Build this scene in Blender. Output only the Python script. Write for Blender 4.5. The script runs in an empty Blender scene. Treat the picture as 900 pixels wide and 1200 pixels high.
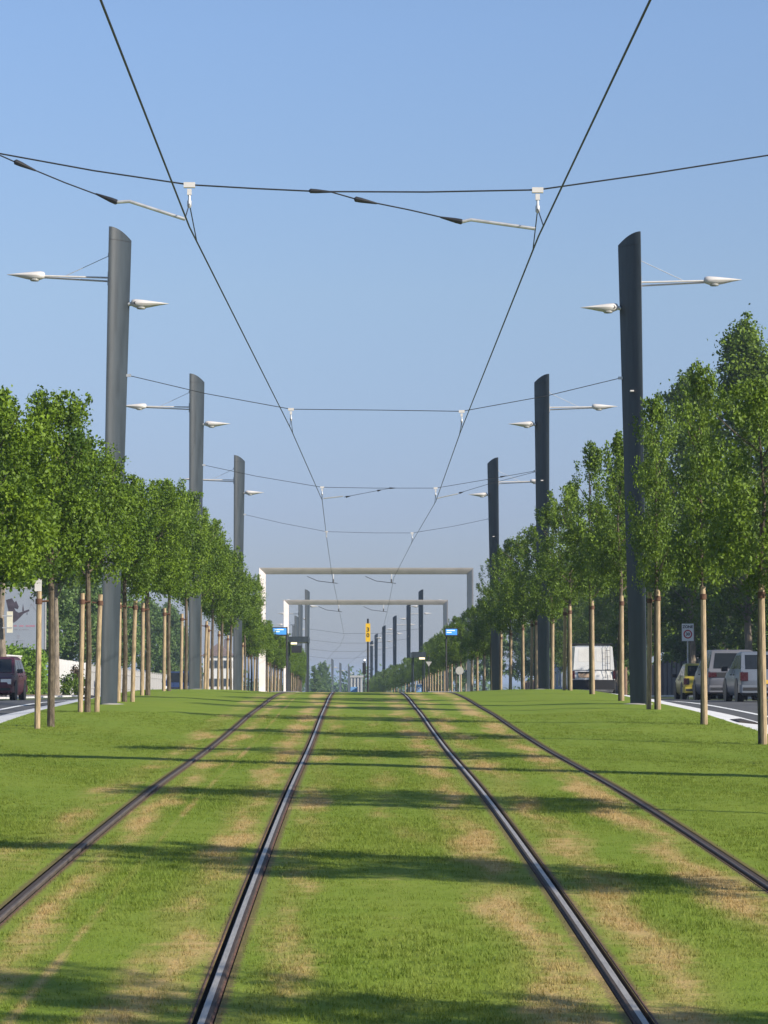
import bpy, bmesh, math, random
import numpy as np
from mathutils import Vector, Matrix
R = math.radians
scene = bpy.context.scene
C = scene.collection
EYE = 1.6
F = 3300.0                                   # focal length in photo pixels (900 wide)
PITCH = math.atan(196 / F)
YAW = math.atan(32 / F * math.cos(PITCH))

# ------------------------------------------------------------------ camera
cd = bpy.data.cameras.new('camera'); cam = bpy.data.objects.new('camera', cd); C.objects.link(cam)
cd.sensor_fit = 'HORIZONTAL'; cd.sensor_width = 36.0; cd.lens = 36.0 * F / 900
cd.clip_start = 0.5; cd.clip_end = 9000
cam.location = (0, 0, EYE); cam.rotation_euler = (R(90) + PITCH, 0, -YAW)
scene.camera = cam

# ------------------------------------------------------------------ sky, sun, exposure
SUN_EL = R(28); SUN_AZ = math.atan2(0.826, -0.563)          # from +Y clockwise
w = bpy.data.worlds.new('World'); scene.world = w; w.use_nodes = True
nt = w.node_tree; bg = nt.nodes['Background']
sky = nt.nodes.new('ShaderNodeTexSky'); sky.sky_type = 'NISHITA'; sky.sun_disc = False
sky.sun_elevation = SUN_EL; sky.sun_rotation = SUN_AZ
sky.altitude = 0; sky.air_density = 1.0; sky.dust_density = 0.2; sky.ozone_density = 2.0
# low-level summer dust dulls the sky towards the horizon, the same all round
tc = nt.nodes.new('ShaderNodeTexCoord'); sp = nt.nodes.new('ShaderNodeSeparateXYZ'); nt.links.new(tc.outputs['Generated'], sp.inputs[0])
rmp = nt.nodes.new('ShaderNodeValToRGB'); nt.links.new(sp.outputs[2], rmp.inputs[0])
ST = [(0.0,(.34,.37,.53)),(.0175,(.36,.395,.605)),(.059,(.475,.485,.70)),(.137,(.73,.715,.81)),(.228,(.865,.88,1.0)),(.45,(1,1,1.08)),(1.0,(1,1,1.05))]
while len(rmp.color_ramp.elements) < len(ST): rmp.color_ramp.elements.new(.5)
for e, (p_, c_) in zip(rmp.color_ramp.elements, ST): e.position = p_; e.color = (*c_, 1)
mul = nt.nodes.new('ShaderNodeMix'); mul.data_type = 'RGBA'; mul.blend_type = 'MULTIPLY'; mul.inputs[0].default_value = 1.0
nt.links.new(sky.outputs[0], mul.inputs[6]); nt.links.new(rmp.outputs[0], mul.inputs[7])
nt.links.new(mul.outputs[2], bg.inputs[0]); bg.inputs[1].default_value = 0.098
sd = bpy.data.lights.new('sun', 'SUN'); sun = bpy.data.objects.new('sun', sd); C.objects.link(sun)
sd.energy = 5.0; sd.angle = R(0.53); sd.color = (1.0, 0.93, 0.82)
tosun = Vector((math.sin(SUN_AZ) * math.cos(SUN_EL), math.cos(SUN_AZ) * math.cos(SUN_EL), math.sin(SUN_EL)))
sun.rotation_euler = tosun.to_track_quat('Z', 'Y').to_euler(); sun.location = (40, -30, 60)
scene.view_settings.view_transform = 'Standard'; scene.view_settings.look = 'None'
scene.view_settings.exposure = 0.58; scene.view_settings.gamma = 1.0
scene.render.engine = 'CYCLES'
scene.cycles.use_denoising = True
scene.cycles.max_bounces = 8; scene.cycles.transparent_max_bounces = 8; scene.cycles.volume_bounces = 0

# ------------------------------------------------------------------ placing helpers
_fw = Vector((math.sin(YAW) * math.cos(PITCH), math.cos(YAW) * math.cos(PITCH), math.sin(PITCH)))
_rt = Vector((math.cos(YAW), -math.sin(YAW), 0)); _up = _rt.cross(_fw)
def at(px, py, d):
    """world point that lies on photo pixel (px,py) at distance d along the street"""
    v = _fw + _rt * ((px - 450) / F) + _up * ((600 - py) / F)
    t = d / v.y
    return Vector((v.x * t, d, EYE + v.z * t))
def curve(pts):
    xs = [p[0] for p in pts]; ys = [p[1] for p in pts]; n = len(xs)
    h = [xs[i+1]-xs[i] for i in range(n-1)]; s = [(ys[i+1]-ys[i])/h[i] for i in range(n-1)]
    m = [s[0]] + [0 if s[i-1]*s[i] <= 0 else 2*s[i-1]*s[i]/(s[i-1]+s[i]) for i in range(1, n-1)] + [s[-1]]
    def f(x):
        if x <= xs[0]: return ys[0] + m[0]*(x-xs[0])
        if x >= xs[-1]: return ys[-1]
        i = 0
        while x > xs[i+1]: i += 1
        t = (x-xs[i])/h[i]
        return (ys[i]*(1+2*t)*(1-t)**2 + m[i]*h[i]*t*(1-t)**2 + ys[i+1]*t*t*(3-2*t) + m[i+1]*h[i]*t*t*(t-1))
    return f
_lz = curve([(-30,2.9),(6,1.83),(13.2,1.60),(19.6,1.42),(30,1.20),(44,1.01),(51,0.83),(58,0.65),(63.6,0.565),(67.5,0.51),(74,0.42),(82,0.345),(88,0.322),(96,0.355),(106,0.41),(128,0.55),(162,0.76),
             (211,1.15),(277,1.76),(340,2.9),(435,4.6),(550,6.6),(640,7.9),(800,8.6),(1600,9.0)])
lawn_z = lambda d: EYE - _lz(d)
_dip = curve([(-30,0),(44,0),(51,.05),(58,.085),(63.6,.085),(67.5,.075),(74,.06),(82,.06),(88,.085),(96,.10),(110,.11),(300,.11),(700,.1)])
def lawn_at(x, d):
    """the lawn lies a little lower between the rails than along the tree rows"""
    t = min(1.0, max(0.0, (4.9 - abs(x-.31))/1.9)); return lawn_z(d) - _dip(d)*t*t*(3-2*t)
_rz = curve([(-30,3.1),(6,1.98),(20,1.58),(40,1.25),(60,0.88),(80,0.64),(94,0.68),(110,0.76),(135,0.84),(160,1.02),(211,1.38),(277,1.98),
             (340,3.1),(435,4.8),(550,6.8),(640,8.1),(800,8.8),(1600,9.2)])
road_z = lambda d: EYE - _rz(d)
bend = curve([(-30,0),(250,0),(277,-.08),(309,-.7),(340,-1.8),(372,-2.8),(404,-3.6),(436,-4.1),(480,-3.8),(520,-1.5),(550,.7),(582,2),(613,3.7),(800,8)])
ORD = ['first','second','third','fourth','fifth','sixth','seventh','eighth','ninth','tenth','eleventh','twelfth','thirteenth','fourteenth',
       'fifteenth','sixteenth','seventeenth','eighteenth','nineteenth','twentieth']

# ------------------------------------------------------------------ materials
def nodes_of(m):
    m.use_nodes = True; return m.node_tree, m.node_tree.nodes, m.node_tree.links
class NT:
    """tiny shader-graph writer"""
    def __init__(s, m): s.t, s.n, s.l = nodes_of(m)
    def add(s, typ, **kw):
        n = s.n.new(typ)
        for k, v in kw.items(): setattr(n, k, v)
        return n
    def put(s, sock, v):
        if isinstance(v, bpy.types.NodeSocket): s.l.new(v, sock)
        elif isinstance(v, (tuple, list)) and len(v) == 3 and sock.type == 'RGBA': sock.default_value = (*v, 1)
        else: sock.default_value = v
    def math(s, op, a, b=0.0, c=None, clamp=False):
        n = s.add('ShaderNodeMath', operation=op, use_clamp=clamp)
        s.put(n.inputs[0], a); s.put(n.inputs[1], b)
        if c is not None: s.put(n.inputs[2], c)
        return n.outputs[0]
    def mix(s, f, a, b, blend='MIX'):
        n = s.add('ShaderNodeMix', data_type='RGBA', blend_type=blend)
        s.put(n.inputs[0], f); s.put(n.inputs[6], a); s.put(n.inputs[7], b)
        return n.outputs[2]
    def noise(s, vec, scale, detail=3, rough=.55):
        n = s.add('ShaderNodeTexNoise'); s.put(n.inputs['Vector'], vec)
        n.inputs['Scale'].default_value = scale; n.inputs['Detail'].default_value = detail; n.inputs['Roughness'].default_value = rough
        return n.outputs[0]
    def ramp(s, f, lo, hi):
        n = s.add('ShaderNodeMapRange', interpolation_type='SMOOTHSTEP'); s.put(n.inputs[0], f)
        n.inputs[1].default_value = lo; n.inputs[2].default_value = hi
        return n.outputs[0]
    def scale(s, vec, sc):
        n = s.add('ShaderNodeVectorMath', operation='MULTIPLY'); s.put(n.inputs[0], vec); n.inputs[1].default_value = sc
        return n.outputs[0]
    def obj(s): return s.add('ShaderNodeTexCoord').outputs['Object']
    def pos(s): return s.add('ShaderNodeNewGeometry').outputs['Position']
    def bump(s, h, strength=.3, dist=.02):
        n = s.add('ShaderNodeBump'); s.put(n.inputs['Height'], h); n.inputs['Strength'].default_value = strength; n.inputs['Distance'].default_value = dist
        return n.outputs[0]
    @property
    def bsdf(s): return s.n['Principled BSDF']
    def set(s, **kw):
        for k, v in kw.items(): s.put(s.bsdf.inputs[k.replace('_', ' ')], v)
MATS = {}
def mat(name, col, rough=.6, metal=0.0, var=.12, scale=6, bump=0.0, spec=.5, emit=None, stretch=(1,1,1)):
    if name in MATS: return MATS[name]
    m = bpy.data.materials.new(name); g = NT(m)
    v = g.scale(g.obj(), stretch)
    n = g.noise(v, scale, 4)
    lo = tuple(c*(1-var) for c in col); hi = tuple(min(1, c*(1+var)) for c in col)
    g.set(Base_Color=g.mix(g.ramp(n, .3, .7), lo, hi), Metallic=metal, Roughness=g.math('MULTIPLY_ADD', n, .2, rough-.1))
    g.bsdf.inputs['Specular IOR Level'].default_value = spec
    if bump: g.set(Normal=g.bump(g.noise(v, scale*4, 4), bump, .02))
    if emit:
        g.bsdf.inputs['Emission Color'].default_value = (*emit[0], 1); g.bsdf.inputs['Emission Strength'].default_value = emit[1]
    MATS[name] = m
    return m
M_POLE = mat('pole_paint', (.026,.035,.042), .45, .0, .22, 2.2, spec=.5, stretch=(3,3,.35))
M_WHITE = mat('white_paint', (.56,.53,.50), .4, 0, .05, 4)
M_GANTRY = mat('gantry_paint', (.53,.485,.465), .5, 0, .07, 2)
M_GLASS = mat('lamp_glass', (.35,.35,.33), .15, 0, .05, 4)
M_CABLE = mat('cable', (.03,.032,.036), .5, .2, .1, 5)
M_INSUL = mat('insulator', (.018,.018,.02), .45, 0, .1, 9)
M_GALV = mat('galvanised_steel', (.5,.5,.5), .45, .5, .1, 9)
M_STEEL = mat('rail_steel', (.36,.335,.30), .5, .35, .18, 14, spec=.25, stretch=(6,.4,1))
M_RUST = mat('rail_rust', (.10,.05,.032), .85, .1, .4, 18, .4)
M_GROOVE = mat('rail_groove', (.012,.011,.010), .9, 0, .3, 20)
M_WOOD = mat('stake_wood', (.33,.245,.15), .8, 0, .28, 7, .4, .2, stretch=(5,5,.7))
M_TIE = mat('tree_tie', (.09,.04,.02), .8, 0, .2, 9)
M_BARK = mat('bark', (.10,.08,.055), .9, 0, .35, 9, .7, .2, stretch=(2,2,.8))
M_BARK2 = mat('bark_pale', (.2,.165,.125), .9, 0, .3, 7, .6, .2, stretch=(2,2,.6))
M_CONC = mat('kerb_concrete', (.62,.61,.60), .8, 0, .08, 2.5, .2, .3)
M_PAVE = mat('pavement_surface', (.30,.28,.26), .85, 0, .14, 1.5, .2, .3)
M_LINE = mat('road_paint', (.72,.72,.70), .7, 0, .1, 3)
M_DRAIN = mat('drain_iron', (.035,.028,.025), .8, 0, .2, 9)
M_SOIL = mat('soil', (.25,.17,.11), .95, 0, .25, 5, .6, .1)
M_WALLW = mat('white_render', (.62,.60,.57), .85, 0, .06, 1.5, .15)
M_FENCEW = mat('white_board', (.58,.57,.55), .6, 0, .05, 2)
M_FENCEG = mat('grey_board', (.36,.35,.33), .8, 0, .15, 3, .2)
M_FENCEB = mat('brown_board', (.27,.17,.11), .8, 0, .2, 3, .2)
M_BLUEWALL = mat('bluegrey_render', (.22,.26,.32), .8, 0, .1, 1)
M_BRICK = mat('dark_render', (.13,.11,.11), .85, 0, .15, 1.5)
M_ROOF = mat('roof_tile', (.14,.10,.09), .8, 0, .2, 3, .3)
M_WINDOW = mat('window_glass', (.03,.04,.05), .08, 0, .1, 2)
M_BLACK = mat('black_plastic', (.014,.014,.015), .5, 0, .1, 6)
M_TYRE = mat('tyre', (.012,.012,.012), .85, 0, .1, 9)
M_RIM = mat('rim', (.35,.35,.36), .35, .7, .1, 6)
M_CARGLASS = mat('car_glass', (.014,.017,.019), .12, 0, .1, 2, spec=.22)
M_RED = mat('taillight', (.035,.003,.005), .25, 0, .1, 5)
M_CLEAR = mat('headlight', (.75,.75,.72), .12, 0, .04, 5)
M_PLATEY = mat('plate_yellow', (.65,.42,.05), .5, 0, .05, 5)
M_PLATEW = mat('plate_white', (.7,.7,.68), .5, 0, .05, 5)
M_YELLOW = mat('sign_yellow', (.72,.44,.02), .45, 0, .05, 4)
M_SIGNW = mat('sign_white', (.74,.73,.72), .45, 0, .03, 4)
M_SIGNR = mat('sign_red', (.45,.04,.05), .45, 0, .05, 4)
M_SIGNB = mat('sign_blue', (.03,.12,.42), .4, 0, .06, 4)
M_SIGNLB = mat('sign_light_blue', (.14,.28,.52), .4, 0, .06, 4)
M_SCREEN = mat('screen_lit', (.05,.25,.65), .3, 0, .05, 4, emit=((.06,.22,.6), .4))
M_SCREENTXT = mat('screen_text', (.6,.75,.9), .3, 0, .05, 4, emit=((.6,.75,.95), .6))
M_LAMPLIT = mat('lamp_lit', (.9,.8,.6), .3, 0, .03, 4, emit=((1,.78,.5), .8))
M_BOARD = mat('billboard_paper', (.24,.27,.32), .6, 0, .04, .8)
M_INK = mat('billboard_dark_ink', (.05,.04,.055), .6, 0, .3, 3)
M_INKR = mat('billboard_red_ink', (.34,.17,.22), .6, 0, .2, 3)
M_INKG = mat('billboard_grey_ink', (.22,.23,.27), .6, 0, .2, 3)
def carpaint(name, col): return mat(name, col, .3, .25, .04, 2)

def leaf_mat(name, dark, light, trans=.22):
    m = bpy.data.materials.new(name); g = NT(m)
    a = g.add('ShaderNodeAttribute', attribute_name='tint').outputs['Fac']
    oi = g.add('ShaderNodeObjectInfo').outputs['Random']
    f = g.math('MULTIPLY_ADD', oi, .22, g.math('SUBTRACT', a, .11), clamp=True)
    col = g.mix(f, dark, light)
    g.set(Base_Color=col, Roughness=.55); g.bsdf.inputs['Specular IOR Level'].default_value = .25
    tr = g.add('ShaderNodeBsdfTranslucent'); g.put(tr.inputs[0], g.mix(.5, col, (light[0]*1.5, light[1]*1.5, light[2]*.9)))
    mx = g.add('ShaderNodeMixShader'); mx.inputs[0].default_value = trans
    g.l.new(g.bsdf.outputs[0], mx.inputs[1]); g.l.new(tr.outputs[0], mx.inputs[2])
    g.l.new(mx.outputs[0], g.n['Material Output'].inputs[0])
    return m
M_LEAF = leaf_mat('hornbeam_leaf', (.034,.074,.007), (.165,.25,.016))
M_LEAF2 = leaf_mat('street_tree_leaf', (.034,.070,.008), (.165,.245,.022))
M_LEAF3 = leaf_mat('background_leaf', (.05,.10,.025), (.15,.23,.055))
M_LEAFH = leaf_mat('hedge_leaf', (.07,.14,.014), (.19,.31,.035))
M_LEAFDRY = leaf_mat('dry_leaf', (.07,.05,.03), (.17,.12,.07))

RAIL_X = (-2.215, -.715, 1.335, 2.835)
def grass_colour(g, fine):
    p = g.pos()
    sx = g.add('ShaderNodeSeparateXYZ'); g.put(sx.inputs[0], p)
    x = sx.outputs[0]
    wob = g.math('MULTIPLY_ADD', g.noise(g.scale(p, (0, .35, 0)), 1.0, 2), .5, -.25)
    xw = g.math('ADD', x, wob)
    band = None
    for c, wd, amp in ((-2.62,.42,.62),(-1.93,.28,.9),(-1.62,.07,.62),(-1.02,.36,1.0),(-.42,.32,.66),(.98,.40,.95),(1.66,.36,.95),(2.5,.36,1.08),(.3,.45,.32)):
        b = g.math('MULTIPLY', g.math('SUBTRACT', 1.0, g.math('DIVIDE', g.math('ABSOLUTE', g.math('SUBTRACT', xw if wd > .1 else x, c)), wd), clamp=True), amp)
        band = b if band is None else g.math('MAXIMUM', band, b)
    patch = g.noise(g.scale(p, (1.1, .24, 0)), 1.0, 5, .62)
    streak = g.noise(g.scale(p, (2.0, 7.0, 0)), 1.0, 3, .6)
    v = g.math('ADD', g.math('MULTIPLY', band, .50), g.math('MULTIPLY_ADD', patch, 2.1, g.math('MULTIPLY_ADD', streak, .55, -1.33)))
    dry = g.math('MULTIPLY', g.ramp(v, .12, .66), g.ramp(band, 0.0, .45))
    big = g.noise(p, .55, 4, .6); mid = g.noise(g.scale(p, (1,1.6,0)), 2.4, 4, .65)
    green = g.mix(g.ramp(big, .3, .7), (.158,.232,.021), (.198,.258,.027))
    green = g.mix(g.math('MULTIPLY', g.ramp(mid, .42, .85), .30), green, (.24,.26,.05))
    swath = g.noise(g.scale(p, (.35, 5.0, 0)), 1.0, 4, .65)
    green = g.mix(g.math('MULTIPLY', g.ramp(swath, .40, .75), .32), green, (.24,.27,.05))
    fn = g.noise(p, fine, 3, .7)
    green = g.mix(g.math('MULTIPLY', g.ramp(fn, .35, .7), .6), green, (.128,.186,.017))
    soil = None
    for rx in RAIL_X:
        b = g.math('SUBTRACT', 1.0, g.math('DIVIDE', g.math('ABSOLUTE', g.math('SUBTRACT', x, rx)), .15), clamp=True)
        soil = b if soil is None else g.math('MAXIMUM', soil, b)
    soil = g.ramp(g.math('MULTIPLY_ADD', fn, .7, g.math('SUBTRACT', soil, .45)), .15, .45)
    green = g.mix(g.math('MULTIPLY', soil, .8), green, (.13,.085,.045))
    tan = g.mix(g.ramp(fn, .3, .7), (.60,.385,.175), (.46,.30,.14))
    dry = g.math('MAXIMUM', g.math('MULTIPLY', dry, .80), g.math('MULTIPLY', g.ramp(band, .1, .9), .16))
    return g.mix(dry, green, tan), fn
def lawn_material():
    m = bpy.data.materials.new('lawn_grass'); g = NT(m)
    col, fn = grass_colour(g, 38)
    g.set(Base_Color=col, Roughness=.85, Normal=g.bump(fn, .5, .03)); g.bsdf.inputs['Specular IOR Level'].default_value = .15
    return m
def blade_material():
    m = bpy.data.materials.new('grass_blade'); g = NT(m)
    col, fn = grass_colour(g, 38)
    rnd = g.add('ShaderNodeObjectInfo').outputs['Random']
    col = g.mix(g.math('MULTIPLY', rnd, .22), col, (.24,.26,.07))
    g.set(Base_Color=col, Roughness=.6); g.bsdf.inputs['Specular IOR Level'].default_value = .25
    tr = g.add('ShaderNodeBsdfTranslucent'); g.put(tr.inputs[0], col)
    mx = g.add('ShaderNodeMixShader'); mx.inputs[0].default_value = .3
    g.l.new(g.bsdf.outputs[0], mx.inputs[1]); g.l.new(tr.outputs[0], mx.inputs[2]); g.l.new(mx.outputs[0], g.n['Material Output'].inputs[0])
    return m
M_LAWN = lawn_material(); M_BLADE = blade_material()
def asphalt():
    m = bpy.data.materials.new('asphalt'); g = NT(m); p = g.pos()
    n = g.noise(p, .6, 4); f = g.noise(p, 40, 2)
    c = g.mix(g.ramp(n, .3, .7), (.045,.045,.048), (.075,.073,.072))
    g.set(Base_Color=g.mix(g.math('MULTIPLY', f, .4), c, (.10,.10,.10)), Roughness=.85, Normal=g.bump(f, .3, .01))
    return m
M_ASPH = asphalt()
def terrain_mat():
    m = bpy.data.materials.new('terrain'); g = NT(m); p = g.pos()
    c = g.mix(g.ramp(g.noise(p, .08, 5), .35, .65), (.07,.11,.025), (.14,.13,.06))
    g.set(Base_Color=g.mix(g.ramp(g.noise(p, 3, 4), .3, .7), c, (.06,.09,.02)), Roughness=.95)
    return m
M_TERRAIN = terrain_mat()

# ------------------------------------------------------------------ mesh helpers
class MB:
    def __init__(s): s.v = []; s.f = []; s.mi = []; s.mats = []; s.sm = []
    def _m(s, m):
        if m not in s.mats: s.mats.append(m)
        return s.mats.index(m)
    def face(s, idx, m, smooth=False): s.f.append(tuple(idx)); s.mi.append(s._m(m)); s.sm.append(smooth)
    def add(s, vs):
        b = len(s.v); s.v += [tuple(v) for v in vs]; return b
    def box(s, x0, x1, y0, y1, z0, z1, m):
        b = s.add([(x0,y0,z0),(x1,y0,z0),(x1,y1,z0),(x0,y1,z0),(x0,y0,z1),(x1,y0,z1),(x1,y1,z1),(x0,y1,z1)])
        for q in ((0,3,2,1),(4,5,6,7),(0,1,5,4),(1,2,6,5),(2,3,7,6),(3,0,4,7)): s.face([b+i for i in q], m)
        return s
    def loft(s, rings, m, caps=True, smooth=True, closed=True):
        n = len(rings[0]); bs = [s.add(r) for r in rings]
        for a, b in zip(bs, bs[1:]):
            for i in range(n if closed else n-1):
                j = (i+1) % n; s.face((a+i, a+j, b+j, b+i), m, smooth)
        if caps:
            s.face([bs[0]+i for i in reversed(range(n))], m); s.face([bs[-1]+i for i in range(n)], m)
        return s
    def tube(s, pts, r, m, n=8, caps=True):
        pts = [Vector(p) for p in pts]; rs = r if isinstance(r, (list, tuple)) else [r]*len(pts)
        rings = []; up = None
        for i, p in enumerate(pts):
            t = (pts[min(i+1, len(pts)-1)] - pts[max(i-1, 0)]).normalized()
            if up is None: up = Vector((0,0,1)) if abs(t.z) < .9 else Vector((1,0,0))
            a = t.cross(up).normalized(); b = a.cross(t).normalized(); up = b
            rings.append([p + (a*math.cos(k*2*math.pi/n) + b*math.sin(k*2*math.pi/n))*rs[i] for k in range(n)])
        return s.loft([list(reversed(q)) for q in rings], m, caps)
    def lathe(s, prof, m, n=12, axis='Z', origin=(0,0,0)):
        rings = []
        for r, h in prof:
            ring = []
            for k in range(n):
                a = k*2*math.pi/n; c, sn = r*math.cos(a), r*math.sin(a)
                p = {'Z': (c, sn, h), 'X': (h, c, sn), 'Y': (sn, h, c)}[axis]
                ring.append(tuple(p[i]+origin[i] for i in range(3)))
            rings.append(ring)
        return s.loft(rings, m, True)
    def patch(s, q, u0, u1, v0, v1, off, m, th=None):
        """a panel on the bilinear quad q (a,b,c,d = 00,10,11,01), standing off its face"""
        q = [Vector(p) for p in q]
        P = lambda u, v: (q[0]*(1-u)+q[1]*u)*(1-v) + (q[3]*(1-u)+q[2]*u)*v
        n = (q[1]-q[0]).cross(q[3]-q[0]).normalized(); th = th or off*1.5
        c = [P(u0,v0), P(u1,v0), P(u1,v1), P(u0,v1)]
        b = s.add([p + n*off for p in c] + [p + n*(off-th) for p in c])
        s.face((b,b+1,b+2,b+3), m)
        for i in range(4):
            j = (i+1) % 4; s.face((b+j, b+i, b+4+i, b+4+j), m)
        return s
    def mesh(s, name):
        me = bpy.data.meshes.new(name); me.from_pydata(s.v, [], s.f)
        for m in s.mats: me.materials.append(m)
        me.polygons.foreach_set('material_index', s.mi); me.polygons.foreach_set('use_smooth', s.sm)
        me.update()
        if any(s.sm): me.set_sharp_from_angle(angle=R(38))
        return me
    def build(s, name, parent=None): return link(name, s.mesh(name), parent)
def link(name, me, parent=None):
    o = bpy.data.objects.new(name, me); C.objects.link(o)
    if parent: o.parent = parent
    return o
def tag(o, label=None, cat=None, group=None, kind=None):
    if label: o['label'] = label
    if cat: o['category'] = cat
    if group: o['group'] = group
    if kind: o['kind'] = kind
    return o
def thing(name, loc, label, cat, group=None, rz=0.0):
    o = bpy.data.objects.new(name, None); C.objects.link(o); o.location = loc; o.rotation_euler = (0, 0, rz)
    o.empty_display_size = .2
    return tag(o, label, cat, group)
def copy_tree(o, parent=None):
    c = o.copy(); C.objects.link(c)
    if parent: c.parent = parent
    for ch in list(o.children): copy_tree(ch, c)
    return c
def structure(name, mb): return tag(mb.build(name), kind='structure')
def text_mesh(body, size, m, extrude=.004):
    cu = bpy.data.curves.new('lettering', 'FONT'); cu.body = body; cu.size = size; cu.extrude = extrude
    cu.align_x = 'CENTER'; cu.align_y = 'CENTER'; cu.resolution_u = 3; cu.offset = size*.028
    o = bpy.data.objects.new('lettering', cu); C.objects.link(o)
    bpy.context.view_layer.update()
    me = bpy.data.meshes.new_from_object(o.evaluated_get(bpy.context.evaluated_depsgraph_get()))
    bpy.data.objects.remove(o); me.materials.clear(); me.materials.append(m)
    me.transform(Matrix.Rotation(R(90), 4, 'X'))          # facing -Y
    return me
def text(body, size, m, loc, parent, name='lettering'):
    o = link(name, text_mesh(body, size, m), parent); o.location = loc; return o

# ------------------------------------------------------------------ ground, roads, kerbs
def steps(a, b, near=1.0):
    out = [a]; d = a
    while d < b:
        d += max(near, abs(d)*.03); out.append(min(d, b))
    return out
def ribbon(name, xs, zf, y0, y1, m, near=1.0, follow=True):
    """sheet along the street: xs columns, zf(i,d) the height of column i"""
    mb = MB(); rows = []
    for d in steps(y0, y1, near):
        k = bend(d) if follow else 0
        rows.append(mb.add([(x + k, d, zf(i, d)) for i, x in enumerate(xs)]))
    for a, b in zip(rows, rows[1:]):
        for i in range(len(xs)-1): mb.face((a+i, a+i+1, b+i+1, b+i), m, True)
    return structure(name, mb)
LE, RE = -6.55, 6.95                                     # lawn edges
RAILS = (-2.215, -.715, 1.335, 2.835)
mbT = MB(); rows = []
gx = [-3000,-1200,-500,-200,-80,-40,-22,-17,0,19,24,40,80,200,500,1200,3000]
for d in [-60,-20] + steps(0, 900, 6) + [1100,1500,2200,3200,5000,8000]:
    z = road_z(min(d, 1600)) - .35
    rows.append(mbT.add([(x, d, z + (.9 if abs(x) >= 17 else 0)*(1 if d < 150 else max(0, 1-(d-150)/60))*.5) for x in gx]))
for a, b in zip(rows, rows[1:]):
    for i in range(len(gx)-1): mbT.face((a+i, a+i+1, b+i+1, b+i), M_TERRAIN, True)
structure('ground', mbT)
# lawn, with slots for the rails
xs = [LE]
GAP = .052
for r in RAILS: xs += [r-GAP, r+GAP]
xs += [RE]
mbL = MB()
for k in range(0, len(xs), 2):
    a, b = xs[k], xs[k+1]; n = max(2, int((b-a)/.7)); cols = [a+(b-a)*i/n for i in range(n+1)]; rows = []
    for d in steps(-12, 640, .8):
        rows.append(mbL.add([(x+bend(d), d, lawn_at(x, d) + .012*math.sin(x*2.1+d*.7) * (0 if i in (0, n) else 1)) for i, x in enumerate(cols)]))
    for p, q in zip(rows, rows[1:]):
        for i in range(n): mbL.face((p+i, p+i+1, q+i+1, q+i), M_LAWN, True)
structure('lawn', mbL)
ribbon('road_left', [-13.4, -10.4, -7.4], lambda i, d: road_z(d) - (.06, .0, .0)[i], -12, 640, M_ASPH, 3)
ribbon('road_right', [7.85, 10.6, 15.1], lambda i, d: road_z(d) - (.0, .0, .06)[i], -12, 640, M_ASPH, 3)
def kerb(name, xin, xout, zo_in, y1=640):
    """pale concrete band between lawn and road with an upstand to the road"""
    s = 1 if xout > xin else -1
    mb = MB(); rows = []
    for d in steps(-12, y1, 1.5):
        k = bend(d); zi = lawn_z(d) - .012; zo = road_z(d) + .12
        zo = max(zo, zi - .10)
        rows.append(mb.add([(xin+k, d, zi-.1), (xin+k, d, zi), (xout+k-s*.02, d, zo), (xout+k, d, zo-.02), (xout+k, d, road_z(d)-.1)]))
    for a, b in zip(rows, rows[1:]):
        for i in range(4):
            q = (a+i, a+i+1, b+i+1, b+i); mb.face(q if s > 0 else tuple(reversed(q)), M_CONC)
    return structure(name, mb)
kerb('kerb_left', LE-.002, -7.4, 0); kerb('kerb_right', RE+.002, 7.85, 0)
def pavement(name, xin, xout):
    s = 1 if xout > xin else -1; mb = MB(); rows = []
    for d in steps(-12, 640, 3):
        k = bend(d); z = road_z(d) + .07
        rows.append(mb.add([(xin+k, d, z-.25), (xin+k, d, z), (xin+k+s*.15, d, z+.003), (xout+k, d, z+.06), (xout+k, d, z-.6)]))
    for a, b in zip(rows, rows[1:]):
        for i in range(4):
            q = (a+i, a+i+1, b+i+1, b+i); mb.face(q if s > 0 else tuple(reversed(q)), M_CONC if i < 2 else M_PAVE)
    return structure(name, mb)
pavement('pavement_left', -13.4, -16.2); pavement('pavement_right', 15.1, 18.2)
ribbon('road_line_left', [-8.75, -8.6], lambda i, d: road_z(d) + .006, -12, 420, M_LINE, 3)
ribbon('road_line_right', [9.1, 9.25], lambda i, d: road_z(d) + .006, -12, 420, M_LINE, 3)
# drain inlets in the kerb band
def drain(px, py, d, label, side):
    p = at(px, py, d); z = lawn_z(d)
    mb = MB()
    xi, xo = (LE-.25, LE-.62) if side < 0 else (RE+.25, RE+.62)
    f = lambda x: (lawn_z(d)-.012) + ((max(road_z(d)+.12, lawn_z(d)-.112)) - (lawn_z(d)-.012)) * ((x-(LE if side < 0 else RE))/(side*.87))
    prof = []
    for yy, hh in ((d-.9, .012), (d-.3, .05), (d+.25, .06), (d+.6, .016)):
        prof.append([(xi, yy, f(xi)-.03), (xi, yy, f(xi)+hh*.4), ((xi+xo)/2, yy, f((xi+xo)/2)+hh), (xo, yy, f(xo)+hh*.5), (xo, yy, f(xo)-.03)])
    mb.loft(prof, M_DRAIN, True, False)
    tag(mb.build('drain_inlet'), label, 'drain', 'drain inlets in the kerb band')
drain(20, 838, 53.5, 'dark iron drain inlet in the left white kerb band, nearest the frame edge', -1)
drain(115, 817, 74, 'dark iron drain inlet in the left white kerb band near the first grey pole', -1)
drain(860, 843, 54, 'dark iron drain inlet in the right white kerb band', 1)

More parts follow.
